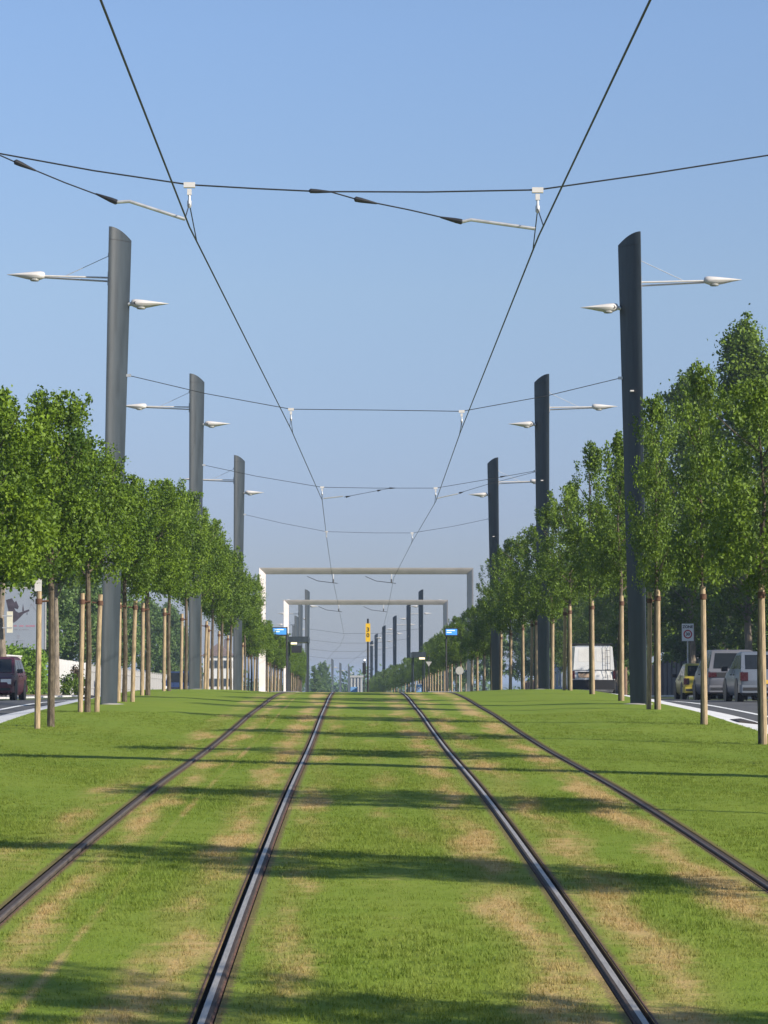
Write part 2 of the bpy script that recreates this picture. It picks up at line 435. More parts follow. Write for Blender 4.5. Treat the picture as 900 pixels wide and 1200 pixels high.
# ------------------------------------------------------------------ rails
M_STEELD = mat('rail_steel_dull', (.065,.05,.042), .75, .1, .2, 14, spec=.15, stretch=(6,.4,1))
M_STEELD2 = mat('rail_steel_grey', (.115,.095,.08), .6, .25, .2, 14, spec=.15, stretch=(6,.4,1))
def rail(x, gauge_side, label, bright=False):
    o = thing('tram_rail', (x, 0, 0), label, 'rail', 'four tram rails set in the lawn')
    s = gauge_side
    def strip(name, prof, m):
        mb = MB(); rings = []
        for d in steps(-12, 640, .8):
            k = bend(d); z = lawn_at(x, d)
            pr = prof if s > 0 else [(-a, b) for a, b in reversed(prof)]
            rings.append([(a+k, d, z+b) for a, b in pr])
        n = len(rings[0]); bs = [mb.add(r) for r in rings]
        for a, b in zip(bs, bs[1:]):
            for i in range(n-1): mb.face((a+i, a+i+1, b+i+1, b+i), m, False)
        return mb.build(name, o)
    # profile runs outside -> gauge side; gauge side = +
    strip('rail_flank', [(-.048,-.02),(-.042,-.004),(-.033,.0)], M_RUST)
    strip('rail_head', [(-.033,-.03),(-.033,.004),(-.027,.009),(-.010 if bright else .006,.009)], M_STEELD)
    strip('running_band', [(-.010 if bright else .006,.0092),(.020,.0092),(.025,.003),(.025,-.045)], M_STEEL if bright else M_STEELD2)
    strip('flange_groove', [(.025,-.02),(.028,-.045),(.055,-.045),(.058,-.02)], M_GROOVE)
    strip('keeper_lip', [(.0575,-.045),(.058,.002),(.061,.004),(.068,.003),(.072,-.03)], M_RUST)
    return o
rail(RAILS[0], 1, 'outer left tram rail at the far left of the lawn')
rail(RAILS[1], -1, 'inner left tram rail with a bright worn running head', True)
rail(RAILS[2], 1, 'inner right tram rail with a black groove on its right', True)
rail(RAILS[3], -1, 'outer right tram rail at the far right of the lawn')

# ------------------------------------------------------------------ catenary / lamp poles
POLE_H = 10.62
def lamp_shell(length, s):
    """teardrop lamp head: blunt end at x=0, tip at x=s*length"""
    mb = MB(); rings = []
    for t, hw, zt, zb in ((0,.05,.055,-.045),(.03,.085,.088,-.065),(.12,.125,.100,-.095),(.30,.14,.086,-.110),(.50,.125,.064,-.085),(.75,.082,.036,-.040),(.93,.034,.014,-.014),(1,.006,.004,-.004)):
        ring = []
        for k in range(12):
            a = k*2*math.pi/12; c, sn = math.cos(a), math.sin(a)
            ring.append((s*length*t, hw*c*s, (zt if sn > 0 else -zb)*sn + .01*t))
        rings.append(ring)
    mb.loft(rings, M_WHITE); return mb
def make_pole(s):
    """s=+1: track lies towards +x (a left pole); s=-1 mirrored"""
    root = thing('catenary_pole', (0,0,0), 'x', 'pole', 'dark grey catenary and lamp poles along the tracks')
    def sec(w, dp, n=14):
        pts = [(-w/2 + w*math.cos(R(a)), dp/2*math.sin(R(a))) for a in [-90+180*i/n for i in range(n+1)]]
        us = [i/n for i in range(n+1)]
        lens = lambda u: dp*.88*(1-u**1.65)
        pts = [(-w/2+w*u, -lens(u)) for u in us] + [(-w/2+w*u, lens(u)) for u in reversed(us[:-1])]
        pts = [(-w/2-.015, dp*.8), (-w/2-.015, -dp*.8)] + pts
        return [(s*x, y) for x, y in (pts if s > 0 else pts[::-1])]
    W0, W1, hs = .335, .47, POLE_H-.34
    mb = MB(); rings = []
    for k in range(13):
        t = k/12; w = W0 + (W1-W0)*t
        rings.append([(x, y, -.3 + (hs+.3)*t) for x, y in sec(w, w*1.05)])
    mb.loft(rings, M_POLE); sh = mb.build('shaft', root)
    mb = MB(); mb.loft([[(x,y,hs-.02) for x,y in sec(W1*.97, W1*1.02)], [(x,y,hs+.014) for x,y in sec(W1*.97, W1*1.02)]], M_BLACK, False); mb.build('cap_joint', root)
    mb = MB(); mb.loft([[(x,y,hs+.014) for x,y in sec(W1, W1*1.05)], [(x,y,hs+.045+.25*(1-max(0,(.5+s*x/W1))**2.0)) for x,y in sec(W1, W1*1.05)]], M_POLE); mb.build('pole_cap', root)
    mb = MB(); mb.lathe([(.34,-.04),(.34,.012),(.2,.03)], M_PAVE, 16); mb.build('footing', root)
    # outer lamp on a long arm over the road
    za = 9.48; xo = -s*.24
    arm = MB()
    arm.tube([(xo, -.045, za), (xo-s*1.62, -.03, za+.015)], .021, M_WHITE, 8)
    arm.tube([(xo, .045, za-.07), (xo-s*1.62, .03, za-.01)], .021, M_WHITE, 8)
    ar = arm.build('lamp_arm', root)
    b = MB(); b.box(min(xo-s*.04, xo+s*.04), max(xo-s*.04, xo+s*.04), -.1, .1, za-.17, za+.13, M_GALV); b.build('arm_bracket', ar)
    b = MB(); b.tube([(xo+s*.02, 0, za+.52), (xo-s*1.0, 0, za+.03)], .008, M_GALV, 6)
    b.box(min(xo-s*.05, xo+s*.03), max(xo-s*.05, xo+s*.03), -.03, .03, za+.48, za+.56, M_GALV); b.build('stay_rod', ar)
    lh = lamp_shell(.86, -s).build('lamp_head', root); lh.location = (xo-s*1.47, 0, za+.02)
    g = MB(); g.lathe([(.04,-.128),(.09,-.122),(.108,-.10),(.10,-.08)], M_GLASS, 12, origin=(-s*.23,0,0)); g.build('lamp_glass', lh)
    # inner lamp close to the shaft
    zi = 8.90; xi = s*.2
    b = MB(); b.tube([(xi, 0, zi), (xi+s*.14, 0, zi+.02)], .045, M_GALV, 8); br = b.build('lamp_bracket', root)
    lh = lamp_shell(.86, s).build('lamp_head', root); lh.location = (xi+s*.06, 0, zi+.02)
    g = MB(); g.lathe([(.04,-.128),(.09,-.122),(.108,-.10),(.10,-.08)], M_GLASS, 12, origin=(s*.23,0,0)); g.build('lamp_glass', lh)
    b = MB(); b.tube([(s*.1,-.09,.0),(s*.1,-.12,.0)], .035, M_BLACK, 8); b.build('lamp_hinge', lh)
    if s < 0:
        b = MB(); b.box(s*.02-.04, s*.02+.04, -.40, -.22, 6.98, 7.01, M_WHITE); b.build('number_tag', root)
    return root
PL, PR = make_pole(1), make_pole(-1)
pole_rows = {}
def place_pole(proto, used, x, d, lean, label, side, group=None):
    o = proto if not used else copy_tree(proto)
    o.location = (x, d, lawn_z(d)); o.rotation_euler = (0, lean, 0); o['label'] = label
    o.scale = (1, 1, {('L',63.6):1.019,('R',63.6):1.010,('L',128):1.013,('R',128):1.004}.get((side, d), 1.0))
    pole_rows[(side, round(d, 1))] = o
    return o
near = [(32.2,-5.45,6.3,0,0),(63.6,-5.56,6.34,.019,-.0155),(94.4,-5.42,6.25,.0055,-.004),(128,-5.41,6.32,.0075,-.013)]
for i, (d, xl, xr, ll, lr) in enumerate(near):
    nm = ['nearest', 'second', 'third'][i-1] if i else ''
    place_pole(PL, i > 0, xl, d, ll, ('left dark pole out of sight carrying the foremost span wire' if not i else f'{nm} tall dark grey pole on the left of the tracks, with two white lamps'), 'L')
    place_pole(PR, i > 0, xr, d, lr, ('right dark pole out of sight carrying the foremost span wire' if not i else f'{nm} tall dark grey pole on the right of the tracks, with two white lamps'), 'R')
for k, d in enumerate((277, 309, 340, 372, 404, 436)):
    xl, xr = -5.45+bend(d), 6.38+bend(d)
    if d == 277: xl = -4.85
    wh = ['first','second','third','fourth','fifth','sixth'][k]
    place_pole(PL, True, xl, d, 0, f'small far pole, {wh} of the left row beyond the white portals', 'L')
    place_pole(PR, True, xr, d, 0, f'small far pole, {wh} of the right row beyond the white portals', 'R')
for (px, d, wh) in ((389.6, 550, 'leftmost'), (399, 582, 'middle'), (409, 613, 'rightmost')):
    place_pole(PL, True, at(px, 780, d).x, d, 0, f'{wh} of three tiny distant poles left of the yellow 30 sign', 'L')

# ------------------------------------------------------------------ contact wires and span wires
SUP = [(32.2,(222,266),(631,277)),(63.6,(341,503),(540,505)),(94.4,(377.5,586),(510.5,588)),(128,(382.5,628),(483,635)),(162,(389,674),(461.5,677)),(210,(397,712),(454,716))]
wl = [at(*l, d) for d, l, r in SUP]; wr = [at(*r, d) for d, l, r in SUP]
p0 = at(118, 0, 20.4); p1 = at(762, 0, 20.4)
pre = lambda a, b: [a + (a-b)*((a.y+4)/(b.y-a.y))*1.0]
for d in (277, 309, 340, 372, 404, 436, 520, 613):
    wl.append(Vector((-1.25+bend(d)+.2*math.sin(d), d, lawn_z(d)+6.05))); wr.append(Vector((2.3+bend(d)+.2*math.cos(d), d, lawn_z(d)+6.05)))
def wire_pts(first, pts):
    first = first.copy()
    back = first + (first-pts[0])*((first.y+6)/(pts[0].y-first.y)); back.z = pts[0].z+.02; first = first.copy()
    out = [back, first]
    for a, b in zip([first]+pts, pts):
        if a is not first or True:
            for t in (.25,.5,.75): 
                p = a.lerp(b, t); p.z -= .0*t; out.append(p)
        out.append(b)
    return out
for side, first, pts, lab in (('L', p0, wl, 'left contact wire running over the left track'), ('R', p1, wr, 'right contact wire running over the right track')):
    mb = MB(); mb.tube(wire_pts(first, pts), .0105, M_CABLE, 6)
    tag(mb.build('contact_wire'), lab, 'overhead wire', 'contact wires over the two tracks')
def on_wire(pts, y):
    for a, b in zip(pts, pts[1:]):
        if a.y <= y <= b.y:
            t = (y-a.y)/(b.y-a.y); return a.lerp(b, t)
    return None
def insul(mb, a, b, r=.03):
    a, b = Vector(a), Vector(b)
    mb.tube([a, a.lerp(b,.06), a.lerp(b,.3), a.lerp(b,.94), b], [r*.35, r*.85, r*.8, r*.32, r*.25], M_INSUL, 8)
def span(d, pts, cl, cr, label, ins=(), arms=(), thick=.0092):
    """pts: photo points of the cross wire at distance d; cl/cr: indices under which the hangers sit"""
    base = Vector((0, d, lawn_z(d)+5.9))
    o = thing('span_wire', base, label, 'overhead wire', 'cross span wires between poles')
    P = [at(*p, d) - base for p in pts]
    # real ends on the poles
    mb = MB(); mb.tube(P, thick, M_CABLE, 6); mb.build('cable', o)
    for a, b in ins:
        m2 = MB(); insul(m2, at(*a, d)-base, at(*b, d)-base, .032); m2.build('insulator', o)
    for ends in (0, -1):
        m2 = MB(); q = P[ends]; dirx = 1 if ends == 0 else -1
        m2.box(min(q.x-dirx*.22, q.x+dirx*.05), max(q.x-dirx*.22, q.x+dirx*.05), -.03, .03, q.z-.03, q.z+.03, M_GALV); m2.build('anchor', o)
    for idx, contact in ((cl, 0), (cr, 1)):
        q = P[idx]
        cw = {(32.2,0):wl[0],(63.6,0):wl[1],(94.4,0):wl[2],(128,0):wl[3],(32.2,1):wr[0],(63.6,1):wr[1],(94.4,1):wr[2],(128,1):wr[3]}.get((d,contact))
        cp = (cw - base) if cw is not None else q + Vector((0,0,-.35))
        m2 = MB(); m2.box(q.x-.065, q.x+.065, -.03, .03, q.z-.035, q.z+.025, M_WHITE); m2.box(q.x-.025, q.x+.025, -.02, .02, q.z-.12, q.z-.05, M_WHITE); h = m2.build('clamp', o)
        m2 = MB(); mid = Vector((q.x, 0, q.z-.22))
        m2.tube([(q.x,0,q.z-.1), mid], .016, M_GALV, 6)
        wpt = wire_pts(p0 if contact == 0 else p1, wl if contact == 0 else wr)
        m2.tube([mid, on_wire(wpt, d-.8) - base], .007, M_CABLE, 5)
        m2.tube([mid, on_wire(wpt, d+1.2) - base], .007, M_CABLE, 5)
        m2.build('hanger', o)
        m2 = MB()
        m2.lathe([(.012,-.05),(.026,-.03),(.026,.03),(.012,.05)], M_GALV, 8, origin=tuple(mid)); m2.build('hanger_link', o)
    for kind, pp in arms:
        m2 = MB(); q = [at(*p, d)-base for p in pp]
        if kind == 'arm': m2.tube(q, .02, M_GALV, 8); m2.build('steady_arm', o)
        elif kind == 'wire': m2.tube(q, .0085, M_CABLE, 6); m2.build('pull_off_wire', o)
        else: insul(m2, q[0], q[1], .038); m2.build('insulator', o)
    return o
span(32.2, [(-138,157),(0,180),(110,200),(222,216.5),(300,221),(375,224.5),(500,225),(630,222.5),(760,204),(900,182),(1060,158)], 3, 7,
     'foremost thick cross wire high above both tracks near the top of the picture', [((362,223.6),(390,225))],
     [('wire',[(0,182),(18,190),(76,214),(135,236)]),('ins',[(16.5,189),(42,200)]),('ins',[(138,237.5),(112,227)]),('arm',[(136,237),(152,236),(217,257)]),
      ('wire',[(388,225),(416,233),(480,246),(541,260)]),('ins',[(415,233),(442,238.5)]),('ins',[(542.5,260.3),(516,254.5)]),('arm',[(541,260),(552,257.5),(627,268)])], .0098)
span(63.6, [(151,440),(240,461),(341,479.5),(440,480.5),(541,482),(640,464),(727,443)], 2, 4, 'cross wire strung between the nearest left and right dark poles')
span(94.4, [(239,545),(300,558),(377.5,571),(440,572),(510.5,572),(570,562),(627,552)], 2, 4, 'cross wire strung between the second pair of dark poles',
     [((456,572),(464,572)), ((586,559),(594,557.5))],
     [('arm',[(379,584),(384,583.5),(402,581.5)]),('ins',[(405,582.4),(411,581.2)]),('wire',[(403,582.5),(445,574.5),(458,572)]),('ins',[(442,575.2),(447,574)]),
      ('arm',[(512,584),(518,582.5),(537,578.5)]),('ins',[(538,577.8),(543,576.6)]),('wire',[(537,578),(570,568),(627,553)])])
span(128, [(287,603),(330,613),(382.5,623),(440,624.5),(483,624.5),(530,617),(573,608)], 2, 4, 'cross wire strung between the third pair of dark poles')
for d in (277, 309, 340, 372):
    xl, xr = (-4.7 if d == 277 else -5.2+bend(d)), 6.2+bend(d); z = lawn_z(d)+6.6
    base = Vector((0, d, z)); o = thing('span_wire', base, f'faint far cross wire of the {["first","second","third","fourth"][(277,309,340,372).index(d)]} pole pair beyond the portals', 'overhead wire', 'cross span wires between poles')
    mb = MB(); mb.tube([(xl,0,.1),(-1.25+bend(d),0,-.35),(2.3+bend(d),0,-.35),(xr,0,.1)], .012, M_CABLE, 5); mb.build('cable', o)

# ------------------------------------------------------------------ white portals
def portal(d, xl, xr, ztop, label):
    z0 = lawn_z(d); o = thing('white_portal', ((xl+xr)/2, d, z0), label, 'portal', 'white portal frames over the tracks')
    cx = (xl+xr)/2; T = .37; L = xl-cx; Rr = xr-cx; H = ztop - z0
    n = 8
    us = [i/n for i in range(n+1)]; lens = lambda u: T*.75*(1-u**1.25)                                     # bulges to the inside
    sec = [(-T/2+T*u, -lens(u)) for u in us] + [(-T/2+T*u, lens(u)) for u in reversed(us[:-1])]
    def member(name, pa, pb, inward, ma, mb_):
        """bulging bar from pa to pb; ma/mb_: mitre slopes at the ends"""
        pa, pb, inward = Vector(pa), Vector(pb), Vector(inward); ax = (pb-pa).normalized()
        r0 = [pa + inward*(u) + Vector((0,1,0))*v + ax*(ma*u) for u, v in sec]; r1 = [pb + inward*(u) + Vector((0,1,0))*v + ax*(mb_*u) for u, v in sec]
        m = MB()
        rings = [r0, r1]
        nn = (r0[1]-r0[0]).cross(r1[0]-r0[0])
        if inward.dot(nn) > 0 or True:
            m.loft(rings, M_GANTRY, True, True)
        bm = bmesh.new(); me = m.mesh(name); bm.from_mesh(me); bmesh.ops.recalc_face_normals(bm, faces=bm.faces); bm.to_mesh(me); bm.free()
        return link(name, me, o)
    member('post', (L, 0, -.3), (L, 0, H-T/2), (1,0,0), 0, -1)
    member('post', (Rr, 0, -.3), (Rr, 0, H-T/2), (-1,0,0), 0, -1)
    bmx = member('beam', (L, 0, H-T/2), (Rr, 0, H-T/2), (0,0,-1), 1, -1)
    for xw in (-1.35, 2.0):
        m = MB(); m.tube([(xw-cx,0,H-T+.02),(xw-cx,0,H-T-.28)], .03, M_GALV, 6); m.tube([(xw-cx,0,H-T-.28),(xw-cx,-.02,H-T-.5)], .045, M_INSUL, 8); m.build('wire_hanger', o)
        m = MB(); m.tube([(xw-cx+.25,0,H-T-.52),(xw-cx-.9,0,H-T-.38),(xw-cx-1.5,0,H-T-.12)], .02, M_INSUL, 6); m.build('steady_arm', o)
    for xx in (L, Rr):
        m = MB(); m.box(xx-.27, xx+.27, -.3, .3, -.1, .06, M_CONC); m.build('footing', o)
    return o
portal(162, -5.42, 6.52, at(400,665.5,162).z, 'larger nearer white portal frame spanning both tracks')
portal(210, -5.25, 6.62, at(400,703,210).z, 'smaller farther white portal frame spanning both tracks')

# ------------------------------------------------------------------ trees
rng = np.random.default_rng(7)
def leaf_cloud(name, centers, radii, counts, leaf, m, tint, seed, up=.35, squash=1.0, bound=None):
    """one mesh of many small folded leaves gathered in clumps"""
    r = np.random.default_rng(seed)
    P = []; T = []
    for c, rad, n, tn in zip(centers, radii, counts, tint):
        g = r.normal(0, .5, (n, 3)); g[:, 2] *= squash
        P.append(np.asarray(c) + g*rad); T.append(np.clip(tn + r.normal(0, .085, n), 0, 1))
    # sprays: leaves of a clump spread sideways more than up
    P = np.concatenate(P); T = np.concatenate(T)
    if bound is not None:
        k = bound(P); P = P[k]; T = T[k]
    n = len(P)
    nrm = r.normal(0, 1, (n, 3)); nrm[:, 2] += up*1.5; nrm /= np.linalg.norm(nrm, axis=1)[:, None]
    ax = np.cross(nrm, r.normal(0, 1, (n, 3))); ax /= np.linalg.norm(ax, axis=1)[:, None]
    ax[:, 2] -= .25; ax /= np.linalg.norm(ax, axis=1)[:, None]
    sd = np.cross(nrm, ax)
    L = leaf*r.uniform(.7, 1.35, n)[:, None]; Wd = L*.33
    v = np.stack([P-ax*L*.5, P+sd*Wd+nrm*L*.10, P+ax*L*.5, P-sd*Wd+nrm*L*.10], 1).reshape(-1, 3)
    i = np.arange(n)*4
    tri = np.stack([i, i+1, i+2, i, i+2, i+3], 1).reshape(-1, 3)
    me = bpy.data.meshes.new(name)
    me.vertices.add(4*n); me.vertices.foreach_set('co', v.astype(np.float32).ravel())
    me.loops.add(6*n); me.loops.foreach_set('vertex_index', tri.astype(np.int32).ravel())
    me.polygons.add(2*n); me.polygons.foreach_set('loop_start', (np.arange(2*n)*3).astype(np.int32))
    at_ = me.attributes.new('tint', 'FLOAT', 'POINT'); at_.data.foreach_set('value', np.repeat(T, 4).astype(np.float32))
    me.materials.append(m); me.update(calc_edges=True)
    return me
def clipped_tree(seed, hx, hy, z0, z1, dens, leaf=.105, m=M_LEAF, spiky=False):
    r = np.random.default_rng(seed); rr = random.Random(seed)
    cen = []; rad = []; cnt = []; tin = []
    N = 70 if spiky else 92
    lean = r.normal(0, .10, 2); wob = r.uniform(0, 6.28, 3)
    H = z1-z0
    while len(cen) < N:
        p = r.uniform(-1, 1, 3)
        t = (p[2]+1)/2
        wz = min(1, .62 + t*2.2) * (1 - max(0, t-.62)**1.6*1.9)          # rounded shoulders
        if spiky: wz = min(1, .6 + t*2.0) * (1 - max(0, t-.38)**1.25*1.55)
        wz *= 1 + .16*math.sin(t*7+wob[0]) + .12*math.sin(math.atan2(p[1], p[0])*2+wob[1])
        q = (abs(p[0]-lean[0]*t)/wz)**2.6 + (abs(p[1]-lean[1]*t)/wz)**2.6
        if q > 1: continue
        if q < .2 and r.random() < .75: continue
        if any((p[0]*hx-c[0])**2+(p[1]*hy-c[1])**2+(z0+t*H-c[2])**2 < .035 for c in cen): continue
        cen.append((p[0]*hx, p[1]*hy, z0 + t*H)); rad.append(r.uniform(.17, .30)); cnt.append(int(dens*r.uniform(.5, 1.5))); tin.append(r.uniform(.15, .75))
    for k in range(26):                                                    # shoots that break the outline
        a = r.uniform(0, 6.28); t = r.uniform(.05, 1) ** .6
        e = 1.02 if t < .7 else 1.0 - (t-.7)*1.4
        x, y, z = hx*e*math.cos(a), hy*e*math.sin(a), z0 + t*H
        for j in range(3):
            cen.append((x*(1+.10*j), y*(1+.08*j), z + .11*j*(.4+t))); rad.append(.10); cnt.append(int(dens*.12)+2); tin.append(r.uniform(.5, .9))
    for k in range(11 if spiky else 7):
        sp = .22 if spiky else .35; x, y = r.normal(0, hx*sp), r.normal(0, hy*sp)
        for j in range(4): cen.append((x+.03*j*r.normal(), y, z1 - (.35*r.random() if spiky else .1) + (.16 if spiky else .13)*j)); rad.append(.15-.02*j); cnt.append(int(dens*.25)); tin.append(r.uniform(.4, .8))
    cr = leaf_cloud('crown', cen, rad, cnt, leaf, m, tin, seed+1)
    tb = MB()
    j = lambda s: rr.uniform(-s, s)
    tb.tube([(0,0,-.2),(j(.02),j(.02),.05),(j(.03),j(.03),1.2),(j(.04),j(.04),z0+.2),(j(.1),j(.1),z0+H*.5),(j(.12),j(.12),z1-.25)], [.085,.07,.058,.05,.03,.012], M_BARK, 8)
    for k in range(12):
        z = z0 - .05 + H*.85*k/12; a = rr.uniform(0, 6.28); ln = rr.uniform(.7, .95)
        tb.tube([(0,0,z),(hx*ln*.5*math.cos(a),hy*ln*.5*math.sin(a),z+.25),(hx*ln*math.cos(a),hy*ln*math.sin(a),z+.55)], [.02,.013,.006], M_BARK, 5)
    return cr, tb.mesh('trunk')
DENSE = [clipped_tree(10+i, (.78,.66,.84,.70,.76,.62)[i], (1.2,1.0,1.25,1.05,1.3,1.0)[i], 2.6, (5.12,5.3,5.0,5.2,4.95,5.25)[i], 175, .068) for i in range(6)]
SPARSE = [clipped_tree(40+i, (.82,.70,.88,.74,.80,.66)[i], (1.15,1.0,1.2,1.05,1.25,.95)[i], 2.5, (5.6,5.9,5.3,5.75,5.45,5.95)[i], 150, .072, M_LEAF2, True) for i in range(6)]
def tree(name, crown, trunk, loc, rz, sc, label, group, cat='tree'):
    o = thing(name, loc, label, cat, group, rz); o.scale = sc
    link('trunk', trunk, o); link('crown', crown, o)
    return o
sm = MB(); sm.tube([(0,0,-.3),(.0,0,.3),(.006,.0,1.5),(0,0,2.46)], [.053,.053,.050,.047], M_WOOD, 9)
STAKE = sm.mesh('post')
tm = MB(); tm.lathe([(.054,-.05),(.062,-.045),(.062,.045),(.054,.05)], M_TIE, 10); tm.tube([(.05,0,0),(.17,0,.01)], .02, M_TIE, 6)
TIE = tm.mesh('tie')
def stake(x, d, label, group, tilt=(0,0), rz=0, h=1.0):
    o = thing('tree_stake', (x, d, lawn_z(d)), label, 'stake', group); o.rotation_euler = (tilt[0], tilt[1], rz); o.scale = (1,1,h)
    link('post', STAKE, o); t = link('tie', TIE, o); t.location = (0,0,2.28)
    return o
rr = random.Random(3)
LTREES = [42.5, 50.5, 57.3, 66.4, 73.7, 82.0, 90, 98, 106, 114, 122, 130, 138, 146, 154] 
RTREES = [9.0, 16.8, 24.8, 36.4, 44.05, 51.5, 59.4, 67.5, 75.8, 83.7, 91.4, 99.5, 107.3, 116.2, 124, 132, 140, 148, 155]
for d in range(170, 446, 8): LTREES.append(d); RTREES.append(d+1.5)
vis = 0
for i, d in enumerate(LTREES):
    c, t = DENSE[(i*5+i//6) % 6]; x = -5.45+bend(d)
    far = d > 160
    lab = 'small clipped tree in the far left row beyond the nearer white portal' if far else f'clipped green tree, {ORD[i]} from the front in the left row beside the tracks'
    zs = rr.uniform(.93, 1.06)
    zs *= 1.03 if d < 88 else 1.10 if d < 139 else .78
    tree('clipped_tree', c, t, (x, d, lawn_z(d)), rr.uniform(-.25,.25) + (math.pi if rr.random() < .5 else 0), (rr.uniform(.84,1.0), rr.uniform(.95,1.08), zs), lab,
         'far clipped trees left' if far else 'clipped trees in the left row')
    slab = 'thin pale stake in the far left tree row beyond the nearer portal' if far else f'pale wooden stake tied to the {ORD[i]} tree of the left row'
    stake(x-.15, d-(.95 if i == 1 else .05), slab, 'far stakes left' if far else 'stakes in the left row', (rr.uniform(-.01,.01), rr.uniform(-.004,.02)), 0, .98 if d < 139 else .8)
    if i in (2, 3, 7):
        stake(x+.17, d+.12, f'greyer second stake at the {ORD[i]} tree of the left row', 'second stakes in the left row', (0, -.025), math.pi, .97)
k = 0
for i, d in enumerate(RTREES):
    c, t = SPARSE[(i*5+i//6) % 6]; x = 6.32+bend(d)
    far = d > 160; hid = d < 40
    if not hid: k += 1
    lab = ('small clipped tree in the far right row beyond the nearer white portal' if far else
           f'clipped tree of the right row outside the frame, {ORD[i]} from the camera' if hid else f'clipped green tree, {ORD[k-1]} from the front in the right row beside the tracks')
    tree('clipped_tree', c, t, (x, d, lawn_z(d)), rr.uniform(-.25,.25) + (math.pi if rr.random() < .5 else 0), (rr.uniform(.95,1.1)*(.68 if 50 < d < 63 else .82), rr.uniform(.95,1.1), rr.uniform(.97,1.06)*(1 if d < 139 else .74)), lab,
         'far clipped trees right' if far else 'clipped trees in the right row')
    if hid: continue
    slab = 'thin pale stake in the far right tree row beyond the nearer portal' if far else f'pale wooden stake tied to the {ORD[k-1]} tree of the right row'
    stake(x+.02, d-.16, slab, 'far stakes right' if far else 'stakes in the right row', (rr.uniform(-.01,.01), rr.uniform(-.006,.006)), R(90), 1.02 if d < 139 else .8)
    if k in (3, 6, 8):
        stake(x-.15, d+.15, f'greyer second stake behind the {ORD[k-1]} tree of the right row', 'second stakes in the right row', (0, .012), 0, 1.0)
# white box on the second left stake
bx = MB(); bx.box(-.055, .055, -.06, .06, 0, .2, M_WHITE); bx.box(-.06,.06,-.065,.065,.2,.215, M_WHITE)
o = bx.build('white_box'); o.location = (-5.45-.15, 49.55, lawn_z(49.55)+2.46*.98+.003); tag(o, 'small white box sitting on top of a wooden stake at left', 'box')

def tall_tree(seed, h, r0, zc, leaf, ncl, dens, m, pointy=1.0, bark=M_BARK2, tr=.17):
    """free-growing tree: limbs carrying clumps, ragged outline"""
    q = np.random.default_rng(seed); rr = random.Random(seed)
    tb = MB(); path = [(0,0,-.4)]
    for k in range(1, 8): path.append((rr.uniform(-.1,.1)*k*.4, rr.uniform(-.1,.1)*k*.4, h*.96*k/7))
    tb.tube(path, [tr*1.15]+[tr*(1-.95*k/7.3) for k in range(1,8)], bark, 9)
    cen, rad, cnt, tin = [], [], [], []
    for k in range(ncl):
        t = (k+.5)/ncl; z = zc + (h-zc)*t*.94
        env = r0*(min(1, .55+t*2.0))*max(.06, (1-t**(1.6/pointy)*.93))
        a = k*2.4 + rr.uniform(-.5,.5); L = env*rr.uniform(.65, 1.12); rise = rr.uniform(.35,1.0)*pointy
        cx, cy = path[min(7, int(z/h*7))][:2]
        e = Vector((cx+L*math.cos(a), cy+L*math.sin(a), z+L*rise*.6))
        tb.tube([(cx,cy,z-L*.25), Vector((cx,cy,z)).lerp(e,.5)+Vector((0,0,.08*L)), e], [max(.012,tr*.28*(1-t)), .02, .008], bark, 5)
        for s in (.35, .6, .8, 1.0, 1.08):
            c = Vector((cx,cy,z)).lerp(e, s)
            for u in range(2):
                cen.append((c.x+q.normal(0,.18*r0*.4), c.y+q.normal(0,.18*r0*.4), c.z+q.normal(0,.2))); rad.append(q.uniform(.28,.55)*r0*.36*(1.15-.35*s)); cnt.append(int(dens*q.uniform(.5,1.4))); tin.append(q.uniform(.15,.85))
    for k in range(4): cen.append((q.normal(0,.1), q.normal(0,.1), h*.95+k*.05*h*.35)); rad.append(.3-.05*k); cnt.append(int(dens*.6)); tin.append(.7)
    return leaf_cloud('crown', cen, rad, cnt, leaf, m, tin, seed+9), tb.mesh('trunk')
TALL = [tall_tree(70+i, 15.2, 3.1, 3.1, .15, 64, 56, M_LEAF2, .72) for i in range(3)]
LEFTT = [tall_tree(80+i, 11.6, 2.3, 4.7, .17, 40, 44, M_LEAF2, 1.0) for i in range(2)]
MIDT = [tall_tree(90+i, 9.5, 2.8, 2.2, .2, 34, 40, M_LEAF3, .9, M_BARK2, .15) for i in range(3)]
SLIM = [tall_tree(110+i, 11.0, 1.9, 2.2, .24, 34, 22, M_LEAF3, 1.2, M_BARK2, .12) for i in range(2)]
for i, (d, x, sc, lab) in enumerate((
        (94, 16.3, .95, 'tall leafy street tree at the right frame edge above the silver cars'),
        (112, 15.6, 1.0, 'tallest leafy street tree behind the silver hatchback on the right'),
        (131, 15.6, 1.0, 'tall leafy street tree whose trunk rises behind the zone sign'),
        (151, 15.3, .97, 'tall leafy street tree seen just right of the nearest right pole'),
        (172, 15.8, .72, 'shorter street tree rising right behind the white van'),
        (190, 15.9, .68, 'short street tree seen just left of the white van roof'),
        (208, 15.8, .66, 'small street tree behind the gap between the second right pole and the van'))):
    tree('street_tree', *TALL[i % 3], (x, d, road_z(d)+.08), i*1.3, (sc, sc, sc), lab, 'tall street trees on the right pavement')
for i, (d, x, sc, lab) in enumerate((
        (111.6, -14.0, .8, 'street tree whose grey trunk stands at the left frame edge by the maroon car'),
        (132, -14.05, .82, 'street tree with a thick pale trunk between the hedge and the white fence'))):
    tree('street_tree', *LEFTT[i], (x, d, road_z(d)+.08), 2+i, (1, 1, 1), lab, 'street trees on the left pavement')
